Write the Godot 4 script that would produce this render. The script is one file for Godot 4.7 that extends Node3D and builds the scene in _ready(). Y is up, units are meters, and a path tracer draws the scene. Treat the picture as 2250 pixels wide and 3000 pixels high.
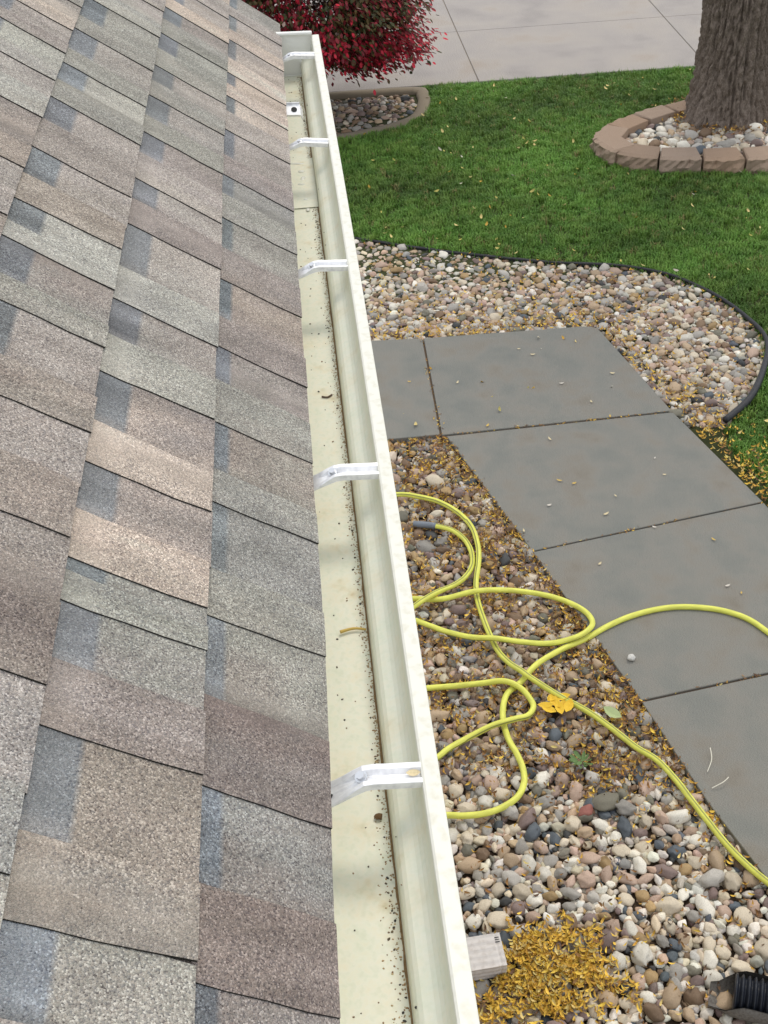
extends Node3D

const E_ := 0.144            # shingle exposure, metres along the slope
const TH := 0.65282          # roof pitch
const RX := -0.030           # shingle edge at the eave
const RY := 2.4987
const RAKE := -3.085         # far end of the roof
const LIPX := 0.0712         # outer face of the gutter lip
const LIPY := 2.499
const WALK := 0.022          # top of the walkway
const CAM := Vector3(0, 3.4, 0)

var rng := RandomNumberGenerator.new()
var noise := FastNoiseLite.new()
var mats := {}
var taken := {}
var blobs: Array = []
var cam: Camera3D

# ---------------------------------------------------------------- naming
func numbered(called: String) -> String:
	var n: int = taken.get(called, 0)
	taken[called] = n + 1
	return called if n == 0 else "%s_%03d" % [called, n]

func tag(o: Node, label: String, category: String, group := "", kind := "") -> void:
	o.set_meta("label", label)
	o.set_meta("category", category)
	if group != "": o.set_meta("group", group)
	if kind != "": o.set_meta("kind", kind)

func thing(called: String, at := Vector3.ZERO) -> Node3D:
	var o := Node3D.new()
	o.name = numbered(called)
	add_child(o)
	o.position = at
	return o

func part(called: String, mesh: Mesh, m: Material, parent: Node = null, at := Vector3.ZERO) -> MeshInstance3D:
	var o := MeshInstance3D.new()
	o.name = called if parent else numbered(called)
	o.mesh = mesh
	o.material_override = m
	o.position = at
	if parent: parent.add_child(o, true)
	else: add_child(o)
	return o

# ---------------------------------------------------------------- materials
func ramp_tex(type: int, freq: float, size: int, cols: Array, oct := 3, sd := 1, ret := 1, warp := 0.0) -> NoiseTexture2D:
	var n := FastNoiseLite.new()
	n.noise_type = type
	n.frequency = freq
	n.seed = sd
	n.fractal_type = FastNoiseLite.FRACTAL_FBM if oct > 1 else FastNoiseLite.FRACTAL_NONE
	n.fractal_octaves = oct
	n.cellular_return_type = ret
	n.cellular_jitter = 1.0
	if warp > 0.0:
		n.domain_warp_enabled = true
		n.domain_warp_amplitude = warp
		n.domain_warp_frequency = freq * 0.7
	var g := Gradient.new()
	var off := PackedFloat32Array()
	var cc := PackedColorArray()
	for c in cols:
		off.append(c[0])
		cc.append(Color(c[1], c[2], c[3]).linear_to_srgb())
	g.offsets = off
	g.colors = cc
	var t := NoiseTexture2D.new()
	t.width = size
	t.height = size
	t.seamless = true
	t.seamless_blend_skirt = 0.15
	t.generate_mipmaps = false
	t.color_ramp = g
	t.noise = n
	return t

func normal_tex(type: int, freq: float, size: int, strength: float, oct := 3, sd := 1, ret := 1) -> NoiseTexture2D:
	var n := FastNoiseLite.new()
	n.noise_type = type
	n.frequency = freq
	n.seed = sd
	n.fractal_type = FastNoiseLite.FRACTAL_FBM if oct > 1 else FastNoiseLite.FRACTAL_NONE
	n.fractal_octaves = oct
	n.cellular_return_type = ret
	var t := NoiseTexture2D.new()
	t.width = size
	t.height = size
	t.seamless = true
	t.as_normal_map = true
	t.bump_strength = strength
	t.generate_mipmaps = false
	t.noise = n
	return t

func mat(lin: Color, rough := 0.8, tex: Texture2D = null, scale := 1.0, vcol := false) -> StandardMaterial3D:
	var m := StandardMaterial3D.new()
	m.albedo_color = lin.linear_to_srgb()
	m.roughness = rough
	m.metallic_specular = 0.4
	if tex:
		m.albedo_texture = tex
		m.uv1_triplanar = true
		m.uv1_world_triplanar = true
		m.uv1_scale = Vector3.ONE * scale
	m.vertex_color_use_as_albedo = vcol
	return m

func detail(m: StandardMaterial3D, tex: Texture2D, scale: float) -> void:
	m.detail_enabled = true
	m.detail_albedo = tex
	m.detail_blend_mode = BaseMaterial3D.BLEND_MODE_MUL
	m.detail_uv_layer = BaseMaterial3D.DETAIL_UV_2
	m.uv2_triplanar = true
	m.uv2_world_triplanar = true
	m.uv2_scale = Vector3.ONE * scale

func bumpy(m: StandardMaterial3D, tex: Texture2D, amount: float) -> void:
	m.normal_enabled = true
	m.normal_texture = tex
	m.normal_scale = amount

func make_materials() -> void:
	# granules of the shingles: coloured stone grains, mean near 1
	var gran := ramp_tex(FastNoiseLite.TYPE_CELLULAR, 0.2, 2048, [[0.0, 0.22, 0.20, 0.20], [0.12, 0.38, 0.38, 0.39], [0.3, 0.50, 0.46, 0.43], [0.45, 0.44, 0.44, 0.42], [0.6, 0.62, 0.58, 0.54], [0.78, 0.60, 0.58, 0.56], [0.9, 0.82, 0.80, 0.76], [1.0, 1.0, 0.98, 0.94]], 1, 3, FastNoiseLite.RETURN_CELL_VALUE)
	var sh := mat(Color(1, 1, 1), 0.9, null, 1.0, true)
	sh.albedo_texture = gran
	sh.uv1_scale = Vector3(1.75, 1.75, 1)
	sh.metallic_specular = 0.3
	bumpy(sh, normal_tex(FastNoiseLite.TYPE_CELLULAR, 0.2, 2048, 5.0, 1, 3, FastNoiseLite.RETURN_DISTANCE), 1.0)
	mats.shingle = sh
	mats.asphalt_edge = mat(Color(0.03, 0.028, 0.026), 0.9)

	# gutter: cream painted aluminium with a film of dirt in patches
	var dirt := ramp_tex(FastNoiseLite.TYPE_SIMPLEX_SMOOTH, 0.006, 1024, [[0.0, 0.93, 0.96, 0.90], [0.5, 1.0, 1.0, 0.97], [0.76, 0.99, 0.965, 0.90], [0.9, 0.92, 0.86, 0.74], [1.0, 0.74, 0.63, 0.45]], 5, 8, 1, 30.0)
	var gut := mat(Color(0.735, 0.732, 0.635), 0.42, dirt, 2.3)
	detail(gut, ramp_tex(FastNoiseLite.TYPE_SIMPLEX, 0.05, 512, [[0.0, 0.9, 0.92, 0.88], [0.5, 1.0, 1.0, 1.0], [1.0, 1.0, 0.97, 0.92]], 4, 5), 3.0)
	mats.gutter = gut
	mats.lip = mat(Color(0.70, 0.69, 0.62), 0.35, ramp_tex(FastNoiseLite.TYPE_SIMPLEX, 0.02, 512, [[0.0, 0.86, 0.84, 0.78], [0.45, 1.0, 1.0, 1.0], [1.0, 1.0, 1.0, 1.0]], 5, 6), 4.0)
	mats.cap = mat(Color(0.80, 0.80, 0.76), 0.4)
	mats.sealant = mat(Color(0.72, 0.72, 0.66), 0.25)
	var al := mat(Color(0.86, 0.86, 0.87), 0.42, ramp_tex(FastNoiseLite.TYPE_SIMPLEX, 0.03, 256, [[0.0, 0.78, 0.78, 0.8], [0.6, 1.0, 1.0, 1.0], [1.0, 1.0, 1.0, 1.0]], 4, 2), 9.0)
	al.metallic = 0.3
	mats.aluminium = al
	var zn := mat(Color(0.62, 0.63, 0.65), 0.35)
	zn.metallic = 0.9
	mats.zinc = zn
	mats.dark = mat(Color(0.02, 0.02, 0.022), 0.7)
	mats.fascia = mat(Color(0.7, 0.68, 0.62), 0.5)
	mats.wood_deck = mat(Color(0.3, 0.22, 0.13), 0.85)
	mats.siding = mat(Color(0.5, 0.47, 0.4), 0.7)

	# concretes
	var fine := ramp_tex(FastNoiseLite.TYPE_SIMPLEX, 0.16, 1024, [[0.0, 0.42, 0.41, 0.40], [0.35, 0.78, 0.78, 0.78], [0.6, 0.92, 0.92, 0.91], [0.85, 1.0, 1.0, 1.0], [1.0, 1.0, 1.0, 1.0]], 4, 11)
	var walk := mat(Color(0.246, 0.234, 0.208), 0.85, fine, 2.2)
	detail(walk, ramp_tex(FastNoiseLite.TYPE_SIMPLEX_SMOOTH, 0.008, 1024, [[0.0, 0.80, 0.86, 0.88], [0.38, 0.93, 0.96, 0.96], [0.55, 1.0, 1.0, 0.99], [0.78, 0.99, 0.95, 0.90], [1.0, 0.88, 0.82, 0.75]], 5, 12, 1, 25.0), 0.42)
	bumpy(walk, normal_tex(FastNoiseLite.TYPE_SIMPLEX, 0.25, 512, 2.0, 3, 13), 0.5)
	walk.uv1_scale = Vector3(0.9, 2.2, 2.4)
	mats.walk = walk
	var drive := mat(Color(0.405, 0.37, 0.345), 0.85, fine, 1.7)
	detail(drive, ramp_tex(FastNoiseLite.TYPE_SIMPLEX_SMOOTH, 0.006, 1024, [[0.0, 0.74, 0.74, 0.76], [0.4, 0.93, 0.93, 0.94], [0.65, 1.0, 0.99, 0.97], [1.0, 0.93, 0.87, 0.8]], 5, 14, 1, 20.0), 0.22)
	bumpy(drive, normal_tex(FastNoiseLite.TYPE_SIMPLEX, 0.25, 512, 2.0, 3, 15), 0.4)
	drive.uv1_scale = Vector3(0.5, 1.0, 1.2)
	mats.drive = drive
	mats.joint = mat(Color(0.13, 0.09, 0.06), 0.95)
	var curb := mat(Color(0.26, 0.215, 0.155), 0.9, fine, 2.0)
	mats.curb = curb
	var block := mat(Color(0.335, 0.24, 0.175), 0.92, ramp_tex(FastNoiseLite.TYPE_SIMPLEX, 0.12, 512, [[0.0, 0.62, 0.6, 0.58], [0.5, 0.95, 0.95, 0.95], [1.0, 1.0, 1.0, 1.0]], 4, 17), 2.5)
	bumpy(block, normal_tex(FastNoiseLite.TYPE_SIMPLEX, 0.2, 512, 4.0, 4, 18), 0.8)
	mats.block = block

	# ground, soil
	var soil := mat(Color(0.085, 0.055, 0.034), 0.95, ramp_tex(FastNoiseLite.TYPE_SIMPLEX, 0.08, 512, [[0.0, 0.5, 0.5, 0.5], [1.0, 1.0, 1.0, 1.0]], 5, 19), 3.0)
	mats.soil = soil
	mats.turf = mat(Color(0.05, 0.06, 0.02), 0.95, ramp_tex(FastNoiseLite.TYPE_SIMPLEX, 0.1, 512, [[0.0, 0.55, 0.5, 0.4], [1.0, 1.0, 1.0, 1.0]], 4, 20), 2.0)
	mats.far_ground = mat(Color(0.06, 0.08, 0.03), 0.95)

	# stones
	var stone := ramp_tex(FastNoiseLite.TYPE_SIMPLEX, 0.03, 512, [[0.0, 0.66, 0.64, 0.62], [0.4, 0.92, 0.92, 0.92], [0.7, 1.0, 1.0, 1.0], [1.0, 0.86, 0.83, 0.8]], 5, 21)
	mats.stone_tex = stone
	var st := mat(Color(1, 1, 1), 0.62, stone, 9.0, true)
	mats.stone = st
	mats.leaf = mat(Color(1, 1, 1), 0.6, null, 1.0, true)
	mats.leaf.backlight = Color(0.35, 0.3, 0.15)
	mats.grass = mat(Color(1, 1, 1), 0.55, null, 1.0, true)
	mats.grass.backlight = Color(0.25, 0.35, 0.12)
	mats.foliage = mat(Color(1, 1, 1), 0.5, null, 1.0, true)
	mats.foliage.backlight = Color(0.5, 0.2, 0.2)
	var bark := mat(Color(0.235, 0.190, 0.158), 0.95, ramp_tex(FastNoiseLite.TYPE_SIMPLEX, 0.05, 512, [[0.0, 0.28, 0.25, 0.23], [0.4, 0.62, 0.6, 0.58], [0.6, 0.9, 0.88, 0.86], [1.0, 1.0, 1.0, 0.98]], 5, 22), 3.0)
	bumpy(bark, normal_tex(FastNoiseLite.TYPE_SIMPLEX, 0.06, 512, 8.0, 5, 23), 0.9)
	bark.uv1_scale = Vector3(5.0, 1.6, 5.0)
	mats.bark = bark
	mats.twig = mat(Color(0.12, 0.08, 0.06), 0.9)

	# hose, pipes, edging
	mats.hose = mat(Color(1, 1, 1), 0.45, null, 1.0, true)
	mats.ferrule = mat(Color(0.17, 0.19, 0.22), 0.5)
	var dsp := mat(Color(0.58, 0.54, 0.51), 0.5, ramp_tex(FastNoiseLite.TYPE_SIMPLEX, 0.03, 256, [[0.0, 0.8, 0.77, 0.74], [0.6, 1.0, 1.0, 1.0], [1.0, 1.0, 1.0, 1.0]], 4, 25), 5.0)
	mats.downspout = dsp
	mats.edging = mat(Color(0.028, 0.028, 0.032), 0.5, ramp_tex(FastNoiseLite.TYPE_SIMPLEX, 0.03, 256, [[0.0, 0.5, 0.5, 0.5], [0.6, 1.0, 1.0, 1.0], [1.0, 1.0, 1.0, 1.0]], 4, 26), 4.0)
	mats.pipe = mat(Color(0.014, 0.016, 0.023), 0.32)
	mats.pipe_sock = mat(Color(0.19, 0.175, 0.16), 0.9, ramp_tex(FastNoiseLite.TYPE_SIMPLEX, 0.06, 256, [[0.0, 0.35, 0.33, 0.3], [0.6, 0.9, 0.9, 0.9], [1.0, 1.0, 1.0, 1.0]], 5, 27), 6.0)

# ---------------------------------------------------------------- mesh helpers
func quad(st: SurfaceTool, a: Vector3, b: Vector3, c: Vector3, d: Vector3) -> void:
	for v in [a, b, c, a, c, d]: st.add_vertex(v)

func st_new(smooth := false) -> SurfaceTool:
	var st := SurfaceTool.new()
	st.begin(Mesh.PRIMITIVE_TRIANGLES)
	st.set_smooth_group(0 if smooth else -1)
	return st

func done(st: SurfaceTool) -> ArrayMesh:
	st.generate_normals()
	return st.commit()

func smooth_mesh(v: PackedVector3Array, idx: PackedInt32Array, col := PackedColorArray()) -> ArrayMesh:
	var n := PackedVector3Array()
	n.resize(v.size())
	for i in range(0, idx.size(), 3):
		var a := v[idx[i]]
		var f := (v[idx[i + 2]] - a).cross(v[idx[i + 1]] - a)
		for k in 3: n[idx[i + k]] += f
	for i in n.size(): n[i] = n[i].normalized()
	var arr := []
	arr.resize(Mesh.ARRAY_MAX)
	arr[Mesh.ARRAY_VERTEX] = v
	arr[Mesh.ARRAY_NORMAL] = n
	arr[Mesh.ARRAY_INDEX] = idx
	if col.size(): arr[Mesh.ARRAY_COLOR] = col
	var m := ArrayMesh.new()
	m.add_surface_from_arrays(Mesh.PRIMITIVE_TRIANGLES, arr)
	return m

func icosphere(sub: int) -> Array:
	var t := (1.0 + sqrt(5.0)) / 2.0
	var v: Array = [Vector3(-1, t, 0), Vector3(1, t, 0), Vector3(-1, -t, 0), Vector3(1, -t, 0), Vector3(0, -1, t), Vector3(0, 1, t), Vector3(0, -1, -t), Vector3(0, 1, -t), Vector3(t, 0, -1), Vector3(t, 0, 1), Vector3(-t, 0, -1), Vector3(-t, 0, 1)]
	for i in v.size(): v[i] = v[i].normalized()
	var f: Array = [[0, 11, 5], [0, 5, 1], [0, 1, 7], [0, 7, 10], [0, 10, 11], [1, 5, 9], [5, 11, 4], [11, 10, 2], [10, 7, 6], [7, 1, 8], [3, 9, 4], [3, 4, 2], [3, 2, 6], [3, 6, 8], [3, 8, 9], [4, 9, 5], [2, 4, 11], [6, 2, 10], [8, 6, 7], [9, 8, 1]]
	for s in sub:
		var mid := {}
		var g := []
		for tri in f:
			var m := []
			for k in 3:
				var a: int = tri[k]
				var b: int = tri[(k + 1) % 3]
				var key := Vector2i(mini(a, b), maxi(a, b))
				if not mid.has(key):
					mid[key] = v.size()
					v.append(((v[a] + v[b]) * 0.5).normalized())
				m.append(mid[key])
			g.append_array([[tri[0], m[0], m[2]], [tri[1], m[1], m[0]], [tri[2], m[2], m[1]], [m[0], m[1], m[2]]])
		f = g
	return [v, f]

func blob(sd: int, amp: float, facet: float, sub := 2) -> ArrayMesh:
	var ico := icosphere(sub)
	var v := PackedVector3Array()
	var r := RandomNumberGenerator.new()
	r.seed = sd
	var cuts := []
	for k in 6: cuts.append([Vector3(r.randf_range(-1, 1), r.randf_range(-1, 1), r.randf_range(-1, 1)).normalized(), r.randf_range(0.72, 0.95)])
	for p in ico[0]:
		var q: Vector3 = p * (1.0 + amp * noise.get_noise_3d(p.x * 55.0 + sd * 37.0, p.y * 55.0, p.z * 55.0))
		for c in cuts:                                       # worn flats
			var over: float = q.dot(c[0]) - c[1]
			if over > 0.0: q -= c[0] * over * facet
		v.append(q)
	var idx := PackedInt32Array()
	for t in ico[1]: idx.append_array(PackedInt32Array([t[0], t[2], t[1]]))
	return smooth_mesh(v, idx)

func inset(poly: PackedVector2Array, d: float) -> PackedVector2Array:
	var out := PackedVector2Array()
	var n := poly.size()
	var s := 1.0 if area(poly) > 0.0 else -1.0
	for i in n:
		var a := poly[(i + n - 1) % n]
		var b := poly[i]
		var c := poly[(i + 1) % n]
		var n1 := Vector2(-(b - a).y, (b - a).x).normalized() * s
		var n2 := Vector2(-(c - b).y, (c - b).x).normalized() * s
		out.append(b + (n1 + n2) / maxf(0.35, 1.0 + n1.dot(n2)) * d)
	return out

func area(p: PackedVector2Array) -> float:
	var a := 0.0
	for i in p.size():
		var q := p[(i + 1) % p.size()]
		a += p[i].x * q.y - q.x * p[i].y
	return a / 2.0

func slab(poly: PackedVector2Array, top: float, thick: float, bevel := 0.0) -> ArrayMesh:
	if area(poly) < 0.0: poly.reverse()
	var st := st_new()
	var up := inset(poly, bevel) if bevel > 0.0 else poly
	var n := poly.size()
	var tri := Geometry2D.triangulate_polygon(up)
	for i in range(0, tri.size(), 3):
		var a := up[tri[i]]
		var b := up[tri[i + 1]]
		var c := up[tri[i + 2]]
		if (b - a).cross(c - a) < 0.0:
			var t := b
			b = c
			c = t
		for q in [a, b, c]: st.add_vertex(Vector3(q.x, top, q.y))
	for i in n:
		var j := (i + 1) % n
		if bevel > 0.0:
			quad(st, Vector3(up[i].x, top, up[i].y), Vector3(poly[i].x, top - bevel, poly[i].y), Vector3(poly[j].x, top - bevel, poly[j].y), Vector3(up[j].x, top, up[j].y))
		quad(st, Vector3(poly[i].x, top - bevel, poly[i].y), Vector3(poly[i].x, top - thick, poly[i].y), Vector3(poly[j].x, top - thick, poly[j].y), Vector3(poly[j].x, top - bevel, poly[j].y))
	return done(st)

func spline(pts: Array, step: float) -> PackedVector3Array:
	var out := PackedVector3Array()
	for i in pts.size() - 1:
		var a: Vector3 = pts[maxi(i - 1, 0)]
		var b: Vector3 = pts[i]
		var c: Vector3 = pts[i + 1]
		var d: Vector3 = pts[mini(i + 2, pts.size() - 1)]
		var k := maxi(1, int(ceil(b.distance_to(c) / step)))
		for j in k: out.append(b.cubic_interpolate(c, a, d, float(j) / k))
	out.append(pts[-1])
	return out

func tube(path: PackedVector3Array, radius: Callable, sides := 10, color = null, caps := true) -> ArrayMesh:
	var v := PackedVector3Array()
	var idx := PackedInt32Array()
	var col := PackedColorArray()
	var n := path.size()
	var side := Vector3.UP
	for i in n:
		var dir := (path[mini(i + 1, n - 1)] - path[maxi(i - 1, 0)]).normalized()
		var u := (side - dir * side.dot(dir))
		if u.length() < 0.05: u = Vector3(0.3, 0.1, 1).cross(dir)
		u = u.normalized()
		side = u
		var w := dir.cross(u)
		for k in sides:
			var a := TAU * k / sides
			v.append(path[i] + (u * cos(a) + w * sin(a)) * float(radius.call(i, a)))
			if color != null: col.append(color.call(i, k))
	for i in n - 1:
		for k in sides:
			var a := i * sides + k
			var b := i * sides + (k + 1) % sides
			idx.append_array(PackedInt32Array([a, a + sides, b, b, a + sides, b + sides]))
	if caps:
		for e in [0, n - 1]:
			var c := v.size()
			v.append(path[e])
			if color != null: col.append(color.call(e, 1))
			for k in sides:
				var a: int = e * sides + k
				var b: int = e * sides + (k + 1) % sides
				idx.append_array(PackedInt32Array([c, a, b] if e == 0 else [c, b, a]))
	return smooth_mesh(v, idx, col)

func box(st: SurfaceTool, x: Transform3D, s: Vector3, ch := 0.0) -> void:
	# a box with chamfered top edges
	var h := s * 0.5
	var lo := [Vector3(-h.x, -h.y, -h.z), Vector3(h.x, -h.y, -h.z), Vector3(h.x, -h.y, h.z), Vector3(-h.x, -h.y, h.z)]
	var hi := [Vector3(-h.x, h.y - ch, -h.z), Vector3(h.x, h.y - ch, -h.z), Vector3(h.x, h.y - ch, h.z), Vector3(-h.x, h.y - ch, h.z)]
	var tp := [Vector3(-h.x + ch, h.y, -h.z + ch), Vector3(h.x - ch, h.y, -h.z + ch), Vector3(h.x - ch, h.y, h.z - ch), Vector3(-h.x + ch, h.y, h.z - ch)]
	quad(st, x * tp[0], x * tp[1], x * tp[2], x * tp[3])
	quad(st, x * lo[3], x * lo[2], x * lo[1], x * lo[0])
	for i in 4:
		var j := (i + 1) % 4
		if ch > 0.0: quad(st, x * tp[j], x * tp[i], x * hi[i], x * hi[j])
		quad(st, x * hi[j], x * hi[i], x * lo[i], x * lo[j])

func sweep(profile: PackedVector2Array, zs: PackedFloat32Array, off: Callable, closed := true) -> ArrayMesh:
	# profile in (x, y) carried along z; each profile edge keeps its own flat normal unless the bend is slight
	var st := st_new()
	var n := profile.size()
	for i in (n if closed else n - 1):
		var j := (i + 1) % n
		for k in zs.size() - 1:
			var a: Vector2 = off.call(zs[k])
			var b: Vector2 = off.call(zs[k + 1])
			quad(st, Vector3(profile[i].x + a.x, profile[i].y + a.y, zs[k]), Vector3(profile[j].x + a.x, profile[j].y + a.y, zs[k]), Vector3(profile[j].x + b.x, profile[j].y + b.y, zs[k + 1]), Vector3(profile[i].x + b.x, profile[i].y + b.y, zs[k + 1]))
	if closed:
		var tri := Geometry2D.triangulate_polygon(profile)
		for e in [zs[0], zs[-1]]:
			var a: Vector2 = off.call(e)
			for i in range(0, tri.size(), 3):
				var o := [0, 1, 2] if e == zs[0] else [0, 2, 1]
				for q in o: st.add_vertex(Vector3(profile[tri[i + q]].x + a.x, profile[tri[i + q]].y + a.y, e))
	return done(st)

func shell(line: PackedVector2Array, t: float) -> PackedVector2Array:
	# a sheet of thickness t around an open polyline, the added side to its right
	var out := PackedVector2Array(line)
	for i in range(line.size() - 1, -1, -1):
		var a := line[maxi(i - 1, 0)]
		var b := line[i]
		var c := line[mini(i + 1, line.size() - 1)]
		var n1 := (b - a).orthogonal().normalized() if i > 0 else (c - b).orthogonal().normalized()
		var n2 := (c - b).orthogonal().normalized() if i < line.size() - 1 else n1
		out.append(b + (n1 + n2) / maxf(0.4, 1.0 + n1.dot(n2)) * t)
	return out

func multi(called: String, mesh: Mesh, m: Material, xf: Array, cols: Array, parent: Node = null) -> MultiMeshInstance3D:
	var mm := MultiMesh.new()
	mm.transform_format = MultiMesh.TRANSFORM_3D
	mm.use_colors = true
	mm.mesh = mesh
	mm.instance_count = xf.size()
	for i in xf.size():
		mm.set_instance_transform(i, xf[i])
		mm.set_instance_color(i, cols[i])
	var o := MultiMeshInstance3D.new()
	o.name = called if parent else numbered(called)
	o.multimesh = mm
	o.material_override = m
	if parent: parent.add_child(o, true)
	else: add_child(o)
	return o

func pv(list: Array) -> PackedVector2Array:
	var o := PackedVector2Array()
	for q in list: o.append(Vector2(q[0], q[1]))
	return o

func near_line(p: Vector2, line: PackedVector2Array) -> float:
	var d := 1e9
	for i in line.size() - 1: d = minf(d, p.distance_to(Geometry2D.get_closest_point_to_segment(p, line[i], line[i + 1])))
	return d

func in_poly(p: Vector2, poly: PackedVector2Array) -> bool:
	return Geometry2D.is_point_in_polygon(p, poly)

func pick(list: Array, weights: Array):
	var s := 0.0
	for w in weights: s += w
	var r := rng.randf() * s
	for i in list.size():
		r -= weights[i]
		if r <= 0.0: return list[i]
	return list[-1]

func vary(c: Color, a: float) -> Color:
	var k := 1.0 + rng.randf_range(-a, a)
	return Color(c.r * k * (1.0 + rng.randf_range(-a, a) * 0.25), c.g * k, c.b * k * (1.0 + rng.randf_range(-a, a) * 0.3))

func in_frame(p: Vector3) -> bool:
	var q := cam.global_transform.affine_inverse() * p
	if q.z > -0.1: return false
	var f := 1.0 / tan(deg_to_rad(cam.fov) * 0.5)
	return absf(q.y / q.z * f) < 1.0 and absf(q.x / q.z * f) < 0.75

# ---------------------------------------------------------------- scene
func _ready() -> void:
	rng.seed = 4217
	noise.seed = 5
	noise.frequency = 0.02
	noise.fractal_type = FastNoiseLite.FRACTAL_FBM

	cam = Camera3D.new()
	cam.name = "camera"
	cam.transform = Transform3D(Basis(Vector3(0.99468106, -0.05429449, 0.0875311), Vector3(0.09649795, 0.7884063, -0.60753901), Vector3(-0.03602405, 0.61275412, 0.78945213)).orthonormalized(), CAM)
	cam.fov = 44.55
	cam.near = 0.05
	cam.far = 400.0
	cam.current = true
	add_child(cam)

	var env := Environment.new()
	env.background_mode = Environment.BG_SKY
	var sky_mat := ProceduralSkyMaterial.new()
	sky_mat.sky_top_color = Color(0.93, 0.95, 0.98)
	sky_mat.sky_horizon_color = Color(0.86, 0.88, 0.90)
	sky_mat.sky_curve = 0.2
	sky_mat.ground_horizon_color = Color(0.6, 0.6, 0.58)
	sky_mat.ground_bottom_color = Color(0.35, 0.36, 0.3)
	sky_mat.sun_angle_max = 1.0
	sky_mat.energy_multiplier = 1.0
	var sky := Sky.new()
	sky.sky_material = sky_mat
	env.sky = sky
	env.tonemap_mode = Environment.TONE_MAPPER_LINEAR
	env.tonemap_exposure = 1.4
	env.sdfgi_enabled = true
	env.ssao_enabled = true
	env.ssil_enabled = true
	var we := WorldEnvironment.new()
	we.name = "overcast_sky"
	we.environment = env
	add_child(we)

	var sun := DirectionalLight3D.new()
	sun.name = "veiled_sun"
	sun.light_energy = 0.38
	sun.light_angular_distance = 22.0
	sun.light_color = Color(1.0, 0.97, 0.92)
	sun.shadow_enabled = true
	add_child(sun)
	sun.look_at_from_position(Vector3(2.2, 6.5, -3.6), Vector3.ZERO)

	make_materials()
	for i in 8: blobs.append(blob(100 + i, 0.22 + 0.045 * i, 0.7 + 0.04 * i))

	build_ground()
	build_walk()
	build_house()
	build_gutter()
	build_beds()
	build_ring_and_tree()
	build_bush()
	build_lawn()
	build_hose()
	build_pipes()
	build_edging()
	build_litter()
	build_small_things()

# outlines on the ground, (x, z) in metres
var walk_left := pv([[0.546, -4.893], [0.793, -3.988], [1.029, -3.09], [1.134, -2.604], [1.27, -2.15], [1.6, -1.2]])
var walk_right := pv([[1.642, -4.92], [1.835, -4.166], [2.04, -3.3], [2.24, -2.5], [2.36, -2.1], [2.7, -1.2]])
var lawn_line := pv([[-2.2, -8.0], [-0.9, -7.6], [0.0, -7.27], [0.271, -7.127], [0.623, -6.927], [1.018, -6.735], [1.403, -6.573], [1.785, -6.45], [2.013, -6.289], [2.194, -6.003], [2.278, -5.7], [2.291, -5.476], [2.199, -5.238], [2.039, -4.962], [1.86, -4.789]])
var ring_out := pv([[1.97, -8.15], [2.0, -7.97], [2.12, -7.85], [2.36, -7.74], [2.65, -7.69], [2.95, -7.66], [3.3, -7.68], [3.62, -7.82], [3.82, -8.12], [3.78, -8.5], [3.5, -8.78], [3.05, -8.84], [2.62, -8.71], [2.36, -8.58], [2.12, -8.4]])
var bed_out := pv([[-0.9, -9.72], [0.30, -9.70], [0.90, -9.66], [0.955, -9.55], [0.946, -9.374], [0.881, -9.142], [0.744, -8.984], [0.495, -8.875], [0.288, -8.814], [0.0, -8.77], [-0.9, -8.75]])
var near_bed: PackedVector2Array
var far_bed: PackedVector2Array

func build_ground() -> void:
	var st := st_new()
	quad(st, Vector3(-200, -0.1, -200), Vector3(200, -0.1, -200), Vector3(200, -0.1, 200), Vector3(-200, -0.1, 200))
	var o := part("ground", done(st), mats.far_ground)
	tag(o, "dark earth and grass under the whole yard", "ground", "", "structure")

	# lawn soil with a gentle swell
	var turf := st_new(true)
	var step := 0.25
	for i in 35:
		for j in 36:
			var x := -2.75 + i * step
			var z := -9.95 + j * step
			var q := func(a: float, b: float) -> Vector3: return Vector3(a, lawn_height(a, b) - 0.012, b)
			if z > -5.7 and x < 1.5: continue
			quad(turf, q.call(x, z), q.call(x + step, z), q.call(x + step, z + step), q.call(x, z + step))
	var l := part("lawn_ground", done(turf), mats.turf)
	tag(l, "dark soil under the mown grass between driveway and walkway", "lawn", "", "structure")

	# driveway panels with saw-cut joints, z rows run away from the lawn
	var d := thing("driveway")
	tag(d, "pale concrete driveway panels behind the lawn", "driveway", "", "structure")
	var xs := [-4.0, -2.18, -0.38, 1.42, 3.22, 5.02, 6.82, 9.0]
	var zs := [-9.735, -11.02, -13.4, -15.8]
	for i in xs.size() - 1:
		for j in 3:
			var a: float = xs[i] + 0.003
			var b: float = xs[i + 1] - 0.003
			var tilt := 0.035                                          # the joints across it are not quite square to the house
			var z0 := func(x: float, z: float) -> float: return z + (x - 1.42) * tilt
			var p := pv([[a, z0.call(a, zs[j]) - 0.003], [b, z0.call(b, zs[j]) - 0.003], [b, z0.call(b, zs[j + 1]) + 0.003], [a, z0.call(a, zs[j + 1]) + 0.003]])
			part("panel", slab(p, 0.012, 0.1, 0.004), mats.drive, d)
	part("joint_filler", slab(pv([[-4, -9.95], [9, -9.5], [9, -15.5], [-4, -16]]), 0.004, 0.08), mats.curb, d)

func lawn_height(x: float, z: float) -> float:
	return 0.0 + 0.025 * sin(x * 1.1 + 0.6) * sin((z + 9.8) * 0.85) * clampf((-z - 4.9) * 0.8, 0.0, 1.0)

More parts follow.
